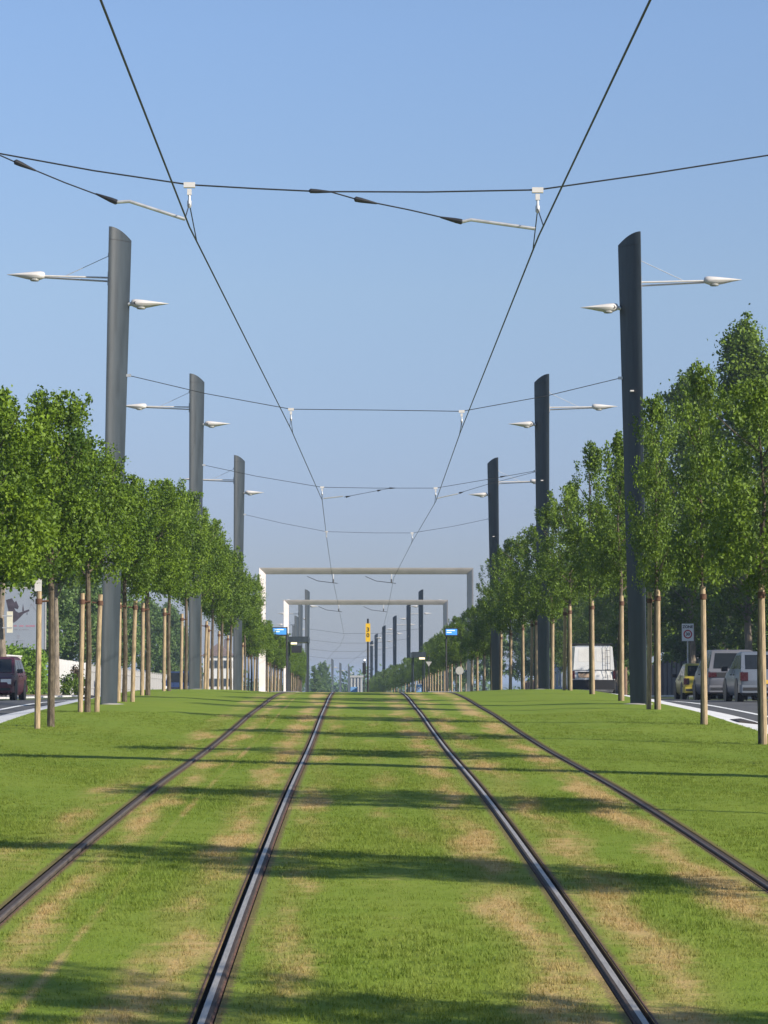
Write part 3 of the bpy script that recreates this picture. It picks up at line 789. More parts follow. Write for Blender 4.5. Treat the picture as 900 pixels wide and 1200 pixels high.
bgl = [(152,-19.5,.95),(163,-18.5,.9),(174,-20,1.05),(186,-18.2,.95),(199,-19.4,1.0),(214,-18.5,.95),(232,-20,1.0),(255,-19,.95),(146,-23,1.1),(285,-19,1.0),(325,-20,1),(365,-20,1)]
for i, (d, x, sc) in enumerate(bgl):
    tree('background_tree', *MIDT[i % 3], (x+bend(d), d, road_z(d)+.1), i*.9, (sc, sc, sc), f'bushy tree behind the left fences, {ORD[i]} counted from the billboard', 'bushy trees behind the left fences')
bgr = [(100,18.9,.9),(116,19.1,.85),(132,18.8,.9),(146,19.2,.9),(158,18.9,.85),(168,19.5,1.0),(182,20.5,1.05),(198,19,.95),(125,22,1.15),(140,21.5,1.1),(105,22.5,1.15),(262,18,1.0),(240,19.5,1.1),(222,16.6,.8),(246,16.2,.8),(272,16.0,.8)]
for i, (d, x, sc) in enumerate(bgr):
    tree('background_tree', *MIDT[(i+1) % 3], (x+bend(d), d, road_z(d)+.1), i*1.1, (sc, sc, sc), f'bushy tree behind the right pavement, {ORD[i]} counted from the white van', 'bushy trees behind the right pavement')
bgs = [(300,14.8,1.0),(318,15.2,1.06),(338,14.8,.98),(355,15.4,.95),(374,14.8,.92),(395,15.2,.95),(418,15,.9),(440,15.2,.9)]
for i, (d, x, sc) in enumerate(bgs):
    tree('slim_tree', *SLIM[i % 2], (x+bend(d), d, road_z(d)+.1), i*.7, (sc, sc, sc), f'pale slender tree in the far right line, {ORD[i]} counted from the right portal post', 'pale slender trees far right')
for i, (px, top, d) in enumerate(((369,772,430),(375,768,470),(381,766,505))):
    p = at(px, top, d); sc = (p.z - road_z(d))/12.6
    tree('slim_tree', *SLIM[i % 2], (p.x, d, road_z(d)), i*.7, (sc, sc, sc), f'pale far tree right of the far left pole, {["left","middle","right"][i]} of three', 'pale far trees left of the wires')
# far wood that closes the view
r = np.random.default_rng(5); n = 420
cen = np.stack([r.uniform(-170,170,n), r.uniform(690,770,n), r.uniform(-7,-.8,n)], 1)
cen[:,2] += 1.6 + 1.2*np.sin(cen[:,0]*.11)
o = link('far_wood', leaf_cloud('far_wood', cen, r.uniform(2.0,4.2,n), np.full(n,90), 1.1, M_LEAF3, r.uniform(.1,.6,n), 77))
tag(o, 'hazy line of distant trees closing the street', 'wood', kind='stuff')

# ------------------------------------------------------------------ hedges, shrubs, fences, walls, billboard (left)
def hedge(name, x0, x1, d0, d1, h, n, leaf, m, label, cat, seed):
    z0 = lambda d: road_z(d)+.1
    r = np.random.default_rng(seed); k = n//60
    cen = np.stack([r.uniform(x0,x1,k), r.uniform(d0,d1,k), np.zeros(k)], 1); cen[:,2] = [z0(c[1]) + h*r.random()**.8 for c in cen]
    o = thing(name, ((x0+x1)/2, (d0+d1)/2, z0((d0+d1)/2)), label, cat)
    me = leaf_cloud('foliage', cen - np.array(o.location), r.uniform(.25,.45,k), np.full(k,60), leaf, m, r.uniform(.3,.95,k), seed+1)
    link('foliage', me, o)
    tb = MB()
    for q in range(6):
        y = (d1-d0)*(q/5-.5)*.9; tb.tube([(0,y,-.2),(.05,y+.05,h*.4),(0,y,h*.8)], [.04,.03,.01], M_BARK, 5)
    tb.build('stem', o)
    return o
hedge('hedge', -16.6, -15.5, 130.2, 141, 2.0, 15000, .17, M_LEAFH, 'bright green clipped hedge below the billboard on the left', 'hedge', 301)
def shrub(px, d, x, h, r0, m, label, seed):
    q = np.random.default_rng(seed); k = 26
    o = thing('shrub', (x, d, road_z(d)+.08), label, 'shrub', None)
    cen = np.stack([q.normal(0,r0*.5,k), q.normal(0,r0*.5,k), q.uniform(.1,h,k)], 1)
    link('foliage', leaf_cloud('foliage', cen, q.uniform(.12,.25,k), np.full(k,45), .12, m, q.uniform(.1,.7,k), seed+1), o)
    tb = MB(); tb.tube([(0,0,-.1),(.02,0,h*.5),(0,0,h*.9)], [.03,.02,.01], M_BARK, 6); tb.build('stem', o)
shrub(78, 141, at(78,800,141).x, .95, .25, M_LEAF, 'small dark green shrub beside the thick pale trunk on the left', 401)
shrub(92, 143, at(92,800,143).x, .95, .34, M_LEAF, 'rounder green shrub in front of the white fence on the left', 402)
shrub(90.5, 144.2, at(90.5,800,144.2).x, 1.5, .22, M_LEAFDRY, 'brownish dry shrub standing behind the round green shrub on the left', 403)
mb = MB(); p = at(80, 808, 138)
q = [(-15.4,126),( -13.9,126),(-13.75,148),(-15.4,150)]
b = mb.add([(x,y,road_z(y)+.085 if x > -14.5 else road_z(y)+.14) for x, y in q]); mb.face((b,b+1,b+2,b+3), M_SOIL)
structure('planting_bed', mb)
# white wall
wl_ = thing('white_wall', (-15.6, 127.5, road_z(127.5)+.1), 'white rendered garden wall beside the maroon car on the left', 'wall')
mb = MB(); mb.box(-.14,.14,-4.5,2.6,-.3,1.74, M_WALLW); mb.build('wall_face', wl_)
mb = MB(); mb.box(-.18,.18,-4.52,2.64,1.743,1.80, M_CONC); mb.build('coping', wl_)
# white board fence
fo = thing('white_fence', (-15.6, 147, road_z(147)+.1), 'white board fence running along the left pavement behind the shrubs', 'fence')
bd = MB(); bd.box(-.015,.015,-.115,.115,-.1,1.88, M_FENCEW); BD = bd.mesh('board')
for k in range(72):
    y = k*.245; o = link('board', BD, fo); o.location = (rr.uniform(-.006,.006), y, road_z(147+y)-road_z(147)+rr.uniform(-.015,.015))
for zz in (.35, 1.5):
    mb = MB(); mb.tube([(-.045, k*3.5, zz+road_z(147+k*3.5)-road_z(147)) for k in range(6)], .03, M_FENCEW, 4); mb.build('rail', fo)
def paled(name, x, d0, d1, h, m, label, bay=2.4):
    fo = thing(name, (x, d0, road_z(d0)+.1), label, 'fence')
    n = int((d1-d0)/bay); pm = MB()
    for j in range(10): pm.box(-.012,.012, j*bay/10+.015, (j+1)*bay/10-.015, .02, h-(.03 if j % 2 else 0), m)
    pm.box(.014,.05, 0, bay, h*.25, h*.25+.08, m); pm.box(.014,.05, 0, bay, h*.8, h*.8+.08, m)
    PM = pm.mesh('fence_panel'); po = MB(); po.box(-.06,.06,-.06,.06,-.3,h+.12, m); PO = po.mesh('post')
    for k in range(n):
        y = k*bay; dx = bend(d0+y)-bend(d0); dz = road_z(d0+y)-road_z(d0)
        p1 = link('fence_panel', PM, fo); p1.location = (dx, y, dz)
        p2 = link('post', PO, fo); p2.location = (dx-.02, y, dz)
paled('grey_fence', -15.7, 165.5, 250, 1.75, M_FENCEG, 'weathered grey fence continuing behind the left row beyond the white fence')
paled('dark_fence', 18.2, 100, 185, 1.9, mat('dark_board', (.10,.095,.09), .8, 0, .2, 3, .2), 'dark weathered fence behind the right pavement and the white van')
paled('brown_fence', 18.0, 188, 300, 1.8, M_FENCEB, 'brown wooden fence far behind the second right pole and the white van')
hedge('hedge', 18.7, 20.3, 98, 186, 3.1, 15000, .3, M_LEAF, 'dark green hedge above the dark fence on the right', 'hedge', 311)
hedge('hedge', 18.3, 19.8, 190, 300, 3.4, 13000, .34, M_LEAF3, 'hazy green hedge above the brown fence far on the right', 'hedge', 312)
# billboard
D = 146
bb = thing('billboard', (at(30,761,D).x, D, road_z(D)), 'pale blue grey billboard with dark figure and small print behind the hedge', 'billboard')
bz0 = at(30,761,D).z - road_z(D); x1 = at(52.5,740,D).x - bb.location.x; x0 = x1-4.0; h = 3.15
mb = MB(); mb.box(x0, x1, 0, .12, bz0, bz0+h, M_BOARD); pn = mb.build('panel', bb)
mb = MB(); mb.box(x0-.06, x1+.06, -.02, .14, bz0-.09, bz0-.002, M_BLACK); mb.box(x0-.06,x1+.06,-.02,.14,bz0+h+.002,bz0+h+.08,M_FENCEG)
mb.box(x1+.002,x1+.06,-.02,.14,bz0-.002,bz0+h+.002,M_FENCEG); mb.box(x0-.06,x0-.002,-.02,.14,bz0-.002,bz0+h+.002,M_FENCEG); mb.build('frame', bb)
for xx in (x0+.7, x1-.7):
    mb = MB(); mb.box(xx-.07,xx+.07,.15,.29,-.3,bz0+h*.8,M_FENCEG); mb.build('leg', bb)
def ink(name, px_pts, m):
    mb = MB(); P = [at(px, py, D-.006) for px, py in px_pts]
    v = [(p.x-bb.location.x, -.006, p.z-bb.location.z) for p in P]
    b = mb.add(v + [(a, 0.02, c) for a, _, c in v]); n = len(v)
    mb.face([b+i for i in range(n)], m)
    for i in range(n): mb.face((b+(i+1) % n, b+i, b+n+i, b+n+(i+1) % n), m)
    me = mb.mesh(name); bm = bmesh.new(); bm.from_mesh(me); bmesh.ops.recalc_face_normals(bm, faces=bm.faces); bm.to_mesh(me); bm.free()
    return link(name, me, pn)
ink('printed_figure', [(7,703),(14,701),(17,706),(19,704),(22,711),(21,714),(16.5,712.5),(18.5,716),(22,718),(27,716.5),(34,714),(34.5,716),(28,719),(25,722),(20,727),(16,730),(10,716)], M_INK)
ink('printed_stroke', [(26,716.5),(27,707),(28.2,716)], M_INK)
ink('printed_stroke', [(34.5,714),(36.3,707),(37.2,707.4),(43.2,716.2),(42.4,716.4),(36.8,709)], M_INKG)
ink('printed_stroke', [(39.6,703.4),(49,706),(49,706.6),(40.2,704.2),(40,708.4),(48.5,709.4),(48.5,710),(39.4,709)], M_INKG)
ink('printed_stroke', [(31,719.5),(32.2,717),(32,721)], M_INK)
def print_line(y, h, segs, m):
    for a, b in segs:
        ink('printed_line', [(a,y),(b,y),(b,y+h),(a,y+h)], m)
print_line(732.6, 1.8, ((16,19.6),(22.6,27.6),(30.2,34),(34.5,41)), M_INKR)
print_line(737, 1.4, ((15.5,20.8),(22.6,34)), M_INKG)
ink('printed_emblem', [(20,744),(23.2,744),(23.2,748),(21.6,748.6),(20,748)], M_INKG)
print_line(750.5, .7, ((14.5,29),), M_INKG); print_line(753.2, .5, ((13,32),), M_INKG)
# pale panel strapped to the trunk at the frame edge
D2 = 111.2; p = at(11.5, 729, D2)
o = thing('trunk_panel', (p.x, D2, p.z), 'narrow pale panel strapped to the grey trunk at the left frame edge', 'sign')
mb = MB(); mb.box(-.115,.115,-.02,.02,-.42,.42, mat('cream_panel', (.62,.58,.45), .5, 0, .05, 4)); mb.build('panel', o)
for zz in (.25,-.22):
    mb = MB(); mb.box(-.30,.10,-.035,-.022,zz-.02,zz+.02, M_GALV); mb.build('strap', o)

# ------------------------------------------------------------------ signs, stop furniture
def zone_sign():
    d = 112; p = at(806, 741, d); z0 = road_z(d)+.0
    o = thing('zone_sign', (p.x, d, z0), 'white zone 30 road sign on a grey post beside the yellow hatchback', 'road sign')
    c = p.z - z0; wd, ht = .235, .34
    mb = MB(); mb.tube([(0,.06,-.3),(0,.06,c+ht)], .03, M_GALV, 8); mb.build('post', o)
    mb = MB(); mb.box(-wd,wd,0,.02,c-ht,c+ht,M_SIGNW); pn = mb.build('panel', o)
    mb = MB(); t = .012
    mb.box(-wd-.006,wd+.006,-.004,.024,c+ht+.001,c+ht+t,M_FENCEG); mb.box(-wd-.006,wd+.006,-.004,.024,c-ht-t,c-ht-.001,M_FENCEG); mb.build('rim', o)
    mb = MB(); mb.lathe([(.175,-.003),(.175,-.009),(.125,-.009),(.125,-.003)], M_SIGNR, 24, 'Y', (0,0,c-.075)); mb.build('red_ring', pn)
    mb = MB(); mb.lathe([(.126,-.001),(.126,-.006),(0.001,-.006)], M_SIGNW, 24, 'Y', (0,0,c-.075)); mb.build('disc', pn)
    text('ZONE', .15, M_BLACK, (0,-.006,c+.215), pn); text('30', .17, M_BLACK, (0,-.012,c-.075), pn)
zone_sign()
def thirty():
    d = 150; p = at(431.2, 741, d); z0 = lawn_z(d)
    o = thing('speed_sign', (p.x, d, z0), 'tall yellow panel reading 30 on a black post between the tracks', 'tram sign')
    top = at(431,725,d).z - z0; a = at(431,752,d).z - z0; b = at(431,730.7,d).z - z0
    mb = MB(); mb.tube([(0,.0,-.2),(0,.0,top)], .055, M_BLACK, 10); mb.build('post', o)
    mb = MB(); mb.box(-.125,.125,-.085,-.062,a,b,M_YELLOW); pn = mb.build('panel', o)
    m = (a+b)/2
    text('3', .31, M_BLACK, (0,-.089,m+.15), pn); text('0', .31, M_BLACK, (0,-.089,m-.15), pn)
    d2 = 165; p = at(426.8, 790, d2); z0 = lawn_z(d2)
    o = thing('tram_signal', (p.x, d2, z0), 'short black tram signal with a small white light left of the yellow sign', 'tram signal')
    h = at(427,771,d2).z - z0
    mb = MB(); mb.tube([(0,0,-.2),(0,0,h-.05)], .035, M_BLACK, 8); mb.build('post', o)
    mb = MB(); mb.box(-.1,.1,-.1,.08,h-.95,h-.28,M_BLACK); mb.build('signal_box', o)
    mb = MB(); mb.lathe([(.07,-.09),(.075,.06),(.04,.09)], M_BLACK, 10, 'Y', (.03,0,h-.12)); mb.build('lamp_hood', o)
    mb = MB(); mb.lathe([(.06,-.095),(.06,-.10),(.001,-.10)], mat('signal_lit', (.8,.8,.8), .3, 0, .02, 3, emit=((1,1,1), 1.2)), 10, 'Y', (.03,0,h-.12)); mb.build('signal_light', o)
thirty()
def display(px0, px1, py0, py1, d, post_px, label):
    a, b = at(px0, py1, d), at(px1, py0, d); z0 = lawn_z(d)
    o = thing('stop_display', (at(post_px, 740, d).x, d, z0), label, 'display screen', 'blue information screens at the tram stop')
    ox = o.location.x; x0, x1, za, zb = a.x-ox, b.x-ox, a.z-z0, b.z-z0
    mb = MB(); mb.box(x0,x1,-.12,.06,za,zb,M_BLACK); ca = mb.build('casing', o)
    mb = MB(); mb.box(x0+.07,x1-.07,-.128,-.115,za+.07,zb-.06,M_SCREEN); sc = mb.build('screen', o)
    for k, (u, v) in enumerate(((.15,.75),(.15,.5))):
        mb = MB(); zz = zb-.14-k*.12; mb.box(x0+(x1-x0)*u, x0+(x1-x0)*v, -.134,-.127, zz-.035, zz+.02, M_SCREENTXT); mb.build('text_line', sc)
    mb = MB(); mb.tube([(0,.1,-.2),(0,.1,zb+.02)], .05, M_BLACK, 8); mb.build('post', o)
display(318.5, 337, 735, 745, 170, 336, 'blue information screen on a dark post at the left platform')
display(521, 537, 736, 745.5, 170, 523, 'blue information screen by the right platform in front of foliage')
def shelter(px0, px1, py0, d, label, lamp_px, box):
    a, b = at(px0, py0, d), at(px1, py0, d); z0 = lawn_z(d); cx = (a.x+b.x)/2; hw = abs(b.x-a.x)/2
    o = thing('stop_shelter', (cx, d, z0), label, 'shelter', 'dark shelters on the tram stop platforms'); zt = a.z - z0
    mb = MB(); mb.box(-hw,hw,-.3,5.5,zt-.38,zt,M_POLE); mb.build('canopy', o)
    for yy in (0.2, 5.0):
        mb = MB(); mb.box(-hw+.05,-hw+.13,yy-.04,yy+.04,-.1,zt-.382,M_POLE); mb.build('post', o)
        mb = MB(); mb.box(hw-.13,hw-.05,yy-.04,yy+.04,-.1,zt-.382,M_POLE); mb.build('post', o)
    lx = at(lamp_px, py0, d).x - cx
    mb = MB(); mb.box(lx-.2,lx+.2,-.25,.05,zt-.52,zt-.383,M_LAMPLIT); mb.build('lamp', o)
    if box:
        q0, q1 = at(box[0], box[3], d), at(box[2], box[1], d)
        mb = MB(); mb.box(q0.x-cx, q1.x-cx, -.1, .12, q0.z-z0, q1.z-z0, M_BLACK); mb.build('hanging_box', o)
shelter(336, 361.5, 746, 190, 'dark flat roofed tram shelter at the left platform with a lit lamp', 344.5, (341.5,756.5,353.5,765))
shelter(483, 499, 764, 200, 'dark flat roofed tram shelter at the right platform beside a far pole', 494.5, None)
# platforms
for nm, x0, x1 in (('platform_left', -5.1, -3.55), ('platform_right', 4.2, 5.95)):
    mb = MB(); rows = []
    for d in (164, 168, 180, 192, 206, 210):
        z = lawn_z(d); hh = .0 if d in (164,210) else .06
        rows.append(mb.add([(x0,d,z-.1),(x0,d,z+.02+hh),(x1,d,z+.02+hh),(x1,d,z-.1)]))
    for a, b in zip(rows, rows[1:]):
        for i in range(3): mb.face((a+i,b+i,b+i+1,a+i+1), M_PAVE)
    me = mb.mesh(nm); bm = bmesh.new(); bm.from_mesh(me); bmesh.ops.recalc_face_normals(bm, faces=bm.faces); bm.to_mesh(me); bm.free()
    tag(link(nm, me), kind='structure')
# marker boards
def marker(px, py0, py1, wpx, d, m, label, pict):
    p = at(px, py1, d); z0 = lawn_z(d); o = thing('marker_board', (p.x, d, z0), label, 'sign')
    s = F/d; hw = wpx/s/2; za, zb = p.z-z0, at(px, py0, d).z-z0
    za = max(za, .1)
    mb = MB(); mb.tube([(0,.04,-.2),(0,.04,zb+.12)], .03, M_GALV, 6); mb.build('post', o)
    mb = MB(); mb.box(-hw,hw,-.02,.02,za,zb,m); pn = mb.build('panel', o)
    if pict:
        mb = MB(); c = (za+zb)/2; t = hw*.22
        mb.box(-hw*.55,-hw*.55+t,-.026,-.021,c-hw*.9,c+hw*.6,M_SIGNW); mb.box(hw*.55-t,hw*.55,-.026,-.021,c-hw*.9,c+hw*.45,M_SIGNW); mb.box(-hw*.55+t+.001,hw*.55-t-.001,-.026,-.021,c+hw*.3,c+hw*.6,M_SIGNW)
        mb.build('pictogram', pn)
        mb = MB(); mb.box(-hw*1.1,hw*1.1,-.018,.018,zb+.002,zb+.05,M_SIGNW); mb.build('top_edge', o)
marker(491, 802, 812, 6, 205, M_SIGNLB, 'small blue and white pictogram board at the ramp of the right platform', True)
marker(415, 805, 811, 8.5, 205, M_SIGNLB, 'low pale blue board between the tracks left of the yellow sign', False)
def plain_sign(px, py, d, kind, label):
    p = at(px, py, d); z0 = lawn_z(d); o = thing('road_sign', (p.x, d, z0), label, 'road sign'); c = p.z-z0
    mb = MB(); mb.tube([(0,.03,-.2),(0,.03,c+.6 if kind == 'tri' else c+.2)], .03, M_BLACK if kind == 'tri' else M_GALV, 8); mb.build('post', o)
    mb = MB()
    if kind == 'round': mb.lathe([(.21,-.02),(.22,-.012),(.22,.0),(.21,.005)], M_FENCEG, 24, 'Y', (0,0,c))
    else:
        tri = [(-.19,c+.14),(.19,c+.14),(0,c-.16)]
        b = mb.add([(x,-.02,z) for x, z in tri]+[(x,0,z) for x, z in tri]); mb.face((b,b+2,b+1), M_FENCEG); mb.face((b+3,b+4,b+5), M_FENCEG)
        for i in range(3): mb.face((b+i,b+(i+1)%3,b+3+(i+1)%3,b+3+i), M_SIGNW)
    mb.build('plate', o)
plain_sign(538.5, 786, 152, 'round', 'round white sign plate among the right stakes beside the portal post')
plain_sign(502.5, 778, 175, 'tri', 'small white triangular sign on a dark post near the right shelter')

# ------------------------------------------------------------------ buildings
def house(name, x0, x1, d0, d1, h, mw, label, wins, roof=2.0, cols=3, floors=2):
    z0 = road_z(d0) ; o = thing(name, ((x0+x1)/2, d0, z0), label, 'building')
    cx = (x0+x1)/2; a, b = x0-cx, x1-cx; L = d1-d0
    mb = MB(); mb.box(a,b,0,L,-.6,h,mw); mb.build('wall', o)
    mb = MB(); e = .35
    v = [(a-e,-e,h+.004),(b+e,-e,h+.004),(b+e,L+e,h+.004),(a-e,L+e,h+.004),(0,-e+(b-a)*.35,h+roof),(0,L+e-(b-a)*.35,h+roof)]
    k = mb.add(v); mb.face((k,k+3,k+2,k+1),M_ROOF); mb.face((k,k+1,k+4),M_ROOF); mb.face((k+1,k+2,k+5,k+4),M_ROOF); mb.face((k+2,k+3,k+5),M_ROOF); mb.face((k+3,k,k+4,k+5),M_ROOF); rf = mb.build('roof', o)
    mb = MB(); mb.box(.8,1.4,L*.4,L*.4+.5,h+.3,h+roof+.7,M_BRICK); mb.build('chimney', rf)
    fh = h/floors
    wm = MB(); wm.box(-.5,.5,-.03,.02,0,1.3,M_WALLW if mw is not M_WALLW else M_FENCEG); W1_ = wm.mesh('window')
    gm = MB(); gm.box(-.43,-.02,-.045,-.025,.07,1.23,M_WINDOW); gm.box(.02,.43,-.045,-.025,.07,1.23,M_WINDOW); G1_ = gm.mesh('pane')
    for f in range(floors):
        for c in range(cols):
            x = a + (b-a)*(c+.5)/cols; q = link('window', W1_, o); q.location = (x,-.012,f*fh+.9); link('pane', G1_, q)
        for c in range(3):
            side = -1 if x0 > 0 else 1
            q = link('window', W1_, o); q.location = ((a if side < 0 else b)+side*.012, L*(c+.5)/3, f*fh+.9); q.rotation_euler = (0,0,R(-90 if side < 0 else 90)); link('pane', G1_, q)
house('white_house', at(238,780,440).x, at(271,780,440).x, 440, 452, 8.5, M_WALLW, 'white house far behind the left tree row', 3, 2.0, 3, 3)
house('grey_house', 14.2+2.2, 24, 226, 238, 5.6, M_BLUEWALL, 'blue grey house behind the second right pole', 3, 1.8, 3, 2)
house('dark_house', 19.5, 30, 150, 163, 6.0, M_BRICK, 'dark house in shade behind the right parked cars', 3, 2.2, 4, 2)
# far pale building with columns at the end of the street
p0_, p1_ = at(410.5, 800, 660), at(425, 800, 660)
o = thing('pale_building', ((p0_.x+p1_.x)/2, 660, road_z(660)-.2), 'tiny pale building with columns at the vanishing end of the street', 'building')
hh = at(415,791.5,660).z-o.location.z; L = (p1_.x-p0_.x)/2
mb = MB(); mb.box(-L,L,.6,6,-.5,hh-.5,M_BLUEWALL); mb.build('wall', o)
mb = MB(); mb.box(-L-.2,L+.2,-.2,6.2,hh-.49,hh,M_FENCEG); mb.build('roof', o)
cm = MB(); cm.box(-.2,.2,0,.4,-.5,hh-.5,M_FENCEG); CM = cm.mesh('column')
for k in range(4): q = link('column', CM, o); q.location = (-L+.3+(2*L-.6)*k/3,0,0)

# ------------------------------------------------------------------ vehicles
def wheel_meshes(r, wd=.19):
    t = MB(); t.lathe([(r*.62,-wd/2),(r*.93,-wd/2),(r,-wd*.32),(r,wd*.32),(r*.93,wd/2),(r*.62,wd/2)], M_TYRE, 20, 'X')
    m = MB(); m.lathe([(r*.62,-wd*.48),(r*.58,-wd*.42),(r*.2,-wd*.5),(.01,-wd*.5)], M_RIM, 16, 'X'); m.lathe([(r*.62,wd*.48),(r*.58,wd*.42),(r*.2,wd*.5),(.01,wd*.5)], M_RIM, 16, 'X')
    return t.mesh('wheel'), m.mesh('rim')
def car(name, loc, rz, label, L, W, H, belt, paint, kind='hatch', cat='car', plate=M_PLATEY, wr=.31):
    """rear at y=0, front at y=L (local); kinds differ in roofline and lamps"""
    o = thing(name, loc, label, cat, None, rz)
    hw = W/2; zb = .2
    K = {'hatch': dict(yr=.03,yrr=.28,yrf=.52,yw=.74,bon=.80,tail=belt), 'mpv': dict(yr=.015,yrr=.10,yrf=.56,yw=.80,bon=.86,tail=belt),
         'van': dict(yr=.004,yrr=.016,yrf=.70,yw=.84,bon=.80,tail=belt)}[kind]
    st = []
    for t, ws, top, bot in ((0,.86,.72,.34),(.015,.95,.97,.26),(.06,.99,1.0,.22),(.2,1,1.0,.19),(.5,1,1.0,.19),(K['yw'],1,1.0,.19),(.86,.985,.93,.19),(.94,.94,.84,.20),(.985,.86,.72,.24),(1,.72,.60,.32)):
        st.append((t*L, hw*ws, belt*top, bot))
    rings = []
    for y, w_, zt, zbt in st:
        zm = zbt + (zt-zbt)*.5
        half = [(w_*.86,zbt),(w_*.97,zbt+(zt-zbt)*.14),(w_,zm),(w_*.985,zbt+(zt-zbt)*.82),(w_*.93,zt)]
        ring = [(x,y,z) for x,z in half] + [(-x,y,z) for x,z in reversed(half)]
        rings.append(ring)
    mb = MB(); mb.loft(rings, paint, True, True)
    me = mb.mesh('body'); bm = bmesh.new(); bm.from_mesh(me); bmesh.ops.recalc_face_normals(bm, faces=bm.faces); bm.to_mesh(me); bm.free(); link('body', me, o)
    # cabin
    b0, b1, r0, r1 = K['yr']*L, K['yw']*L, K['yrr']*L, K['yrf']*L
    wb, wr_ = hw*.935, hw*(.76 if kind != 'van' else .86)
    zt = H
    B = [Vector((-wb,b0,belt-.03)),Vector((wb,b0,belt-.03)),Vector((wb,b1,belt-.03)),Vector((-wb,b1,belt-.03))]
    T = [Vector((-wr_,r0,zt-.05)),Vector((wr_,r0,zt-.05)),Vector((wr_,r1,zt-.05)),Vector((-wr_,r1,zt-.05))]
    mb = MB(); k = mb.add(B+T)
    U = [Vector((-wr_*.86,r0+.10,zt)),Vector((wr_*.86,r0+.10,zt)),Vector((wr_*.86,r1-.12,zt)),Vector((-wr_*.86,r1-.12,zt))]
    u = mb.add(U)
    for i in range(4):
        j = (i+1) % 4; mb.face((k+i,k+j,k+4+j,k+4+i), paint); mb.face((k+4+i,k+4+j,u+j,u+i), paint, True)
    mb.face((u,u+1,u+2,u+3), paint, True); mb.build('cabin', o)
    rear, right, front, left = (B[0],B[1],T[1],T[0]), (B[1],B[2],T[2],T[1]), (B[2],B[3],T[3],T[2]), (B[3],B[0],T[0],T[3])
    if kind != 'van':
        m = MB(); m.patch(rear,.08,.92,.14,.90,.008,M_CARGLASS); m.build('rear_window', o)
    m = MB(); m.patch(front,.06,.94,.08,.93,.008,M_CARGLASS); m.build('windscreen', o)
    cuts = ((.06,.33),(.36,.60),(.63,.90)) if kind != 'van' else ((.80,.95),)
    for (c0, c1) in cuts:
        m = MB(); m.patch(right,c0,c1,.16,.88,.008,M_CARGLASS); m.build('side_window', o)
        m = MB(); m.patch(left,1-c1,1-c0,.16,.88,.008,M_CARGLASS); m.build('side_window', o)
    # bumpers
    for nm, y0, y1 in (('rear_bumper',-.06,.30),('front_bumper',L-.32,L+.03)):
        m = MB(); ht = .50 if kind != 'van' else .78
        lo = .28 if kind != 'van' else .36
        s0 = hw*.93; s1 = hw*1.012
        ys = [y0, y0+.08, y1] if nm == 'rear_bumper' else [y0, y1-.10, y1]
        ws = [s0, s1, s1] if nm == 'rear_bumper' else [s1, s1*.95, s0*.86]
        m.loft([[(-w_,y,lo),(w_,y,lo),(w_,y,ht),(-w_,y,ht)] for y, w_ in zip(ys, ws)], (M_BLACK if kind in ('van',) else paint), True, False); bo = m.build(nm, o)
        if kind != 'van':
            m = MB(); yb = y0-.012 if nm == 'rear_bumper' else y1+.0
            m.box(-hw*.9,hw*.9,yb,yb+.03,ht-.16,ht-.07,M_BLACK); m.build('bumper_strip', bo)
    # lamps
    for s in (-1,1):
        m = MB()
        if kind == 'mpv': m.box(min(s*hw*.66,s*hw*.97),max(s*hw*.66,s*hw*.97),-.022,.12,belt-.22,belt-.06,M_RED)
        elif kind == 'hatch': m.box(min(s*hw*.72,s*hw*.985),max(s*hw*.72,s*hw*.985),-.02,.16,belt-.28,belt-.04,M_RED)
        else: m.box(min(s*hw*.88,s*hw*.985),max(s*hw*.88,s*hw*.985),-.02,.06,.82,1.18,M_RED)
        m.build('taillight', o)
        m = MB(); m.box(min(s*hw*.50,s*hw*.90),max(s*hw*.50,s*hw*.90),L-.30,L-.035,belt*.60,belt*.78,M_CLEAR); m.build('headlight', o)
        m = MB(); xm = s*(hw+.09); ym = b1-.30
        m.loft([[(xm-.09*q,ym+dy,belt+.05+zz) for q, zz in ((-1,-.06),(1,-.06),(1,.08),(-1,.08))] for dy, q2 in ((-.05,1),(.08,1))], M_BLACK, True, False); m.build('mirror', o)
        for hy in ((b0+b1)*.42,(b0+b1)*.62):
            m = MB(); m.box(min(s*hw*.97,s*hw*1.012),max(s*hw*.97,s*hw*1.012),hy,hy+.18,belt*.86,belt*.86+.035,M_BLACK); m.build('door_handle', o)
    if kind == 'mpv':
        m = MB(); m.box(-hw*.65,hw*.65,-.014,.1,belt-.22,belt-.06,M_BLACK); m.build('tail_panel', o)
    pl = MB(); pz = (belt-.20, belt-.085) if kind == 'mpv' else (.53,.64) if kind == 'hatch' else (.88,1.05)
    pl.box(-.26 if kind != 'van' else -hw*.72,.26 if kind != 'van' else -hw*.15,-.035 if kind != 'mpv' else -.022,.02,pz[0],pz[1],plate); pl.build('number_plate', o)
    pl = MB(); pl.box(-.26,.26,L+.032,L+.045,.36,.47,M_PLATEW); pl.build('number_plate', o)
    g = MB(); g.box(-hw*.45,hw*.45,L-.06,L-.002,belt*.55,belt*.70,M_BLACK); g.build('grille', o)
    wt, wm_ = wheel_meshes(wr)
    for y in (L*.19, L*.81):
        for s in (-1,1):
            q = link('wheel', wt, o); q.location = (s*(hw-.10), y, wr); link('rim', wm_, q)
            a = MB(); a.lathe([(wr+.06,-.012),(wr+.06,.012)], M_BLACK, 20, 'X', (s*(hw-.004),y,wr+.02)); a.build('wheel_arch', o)
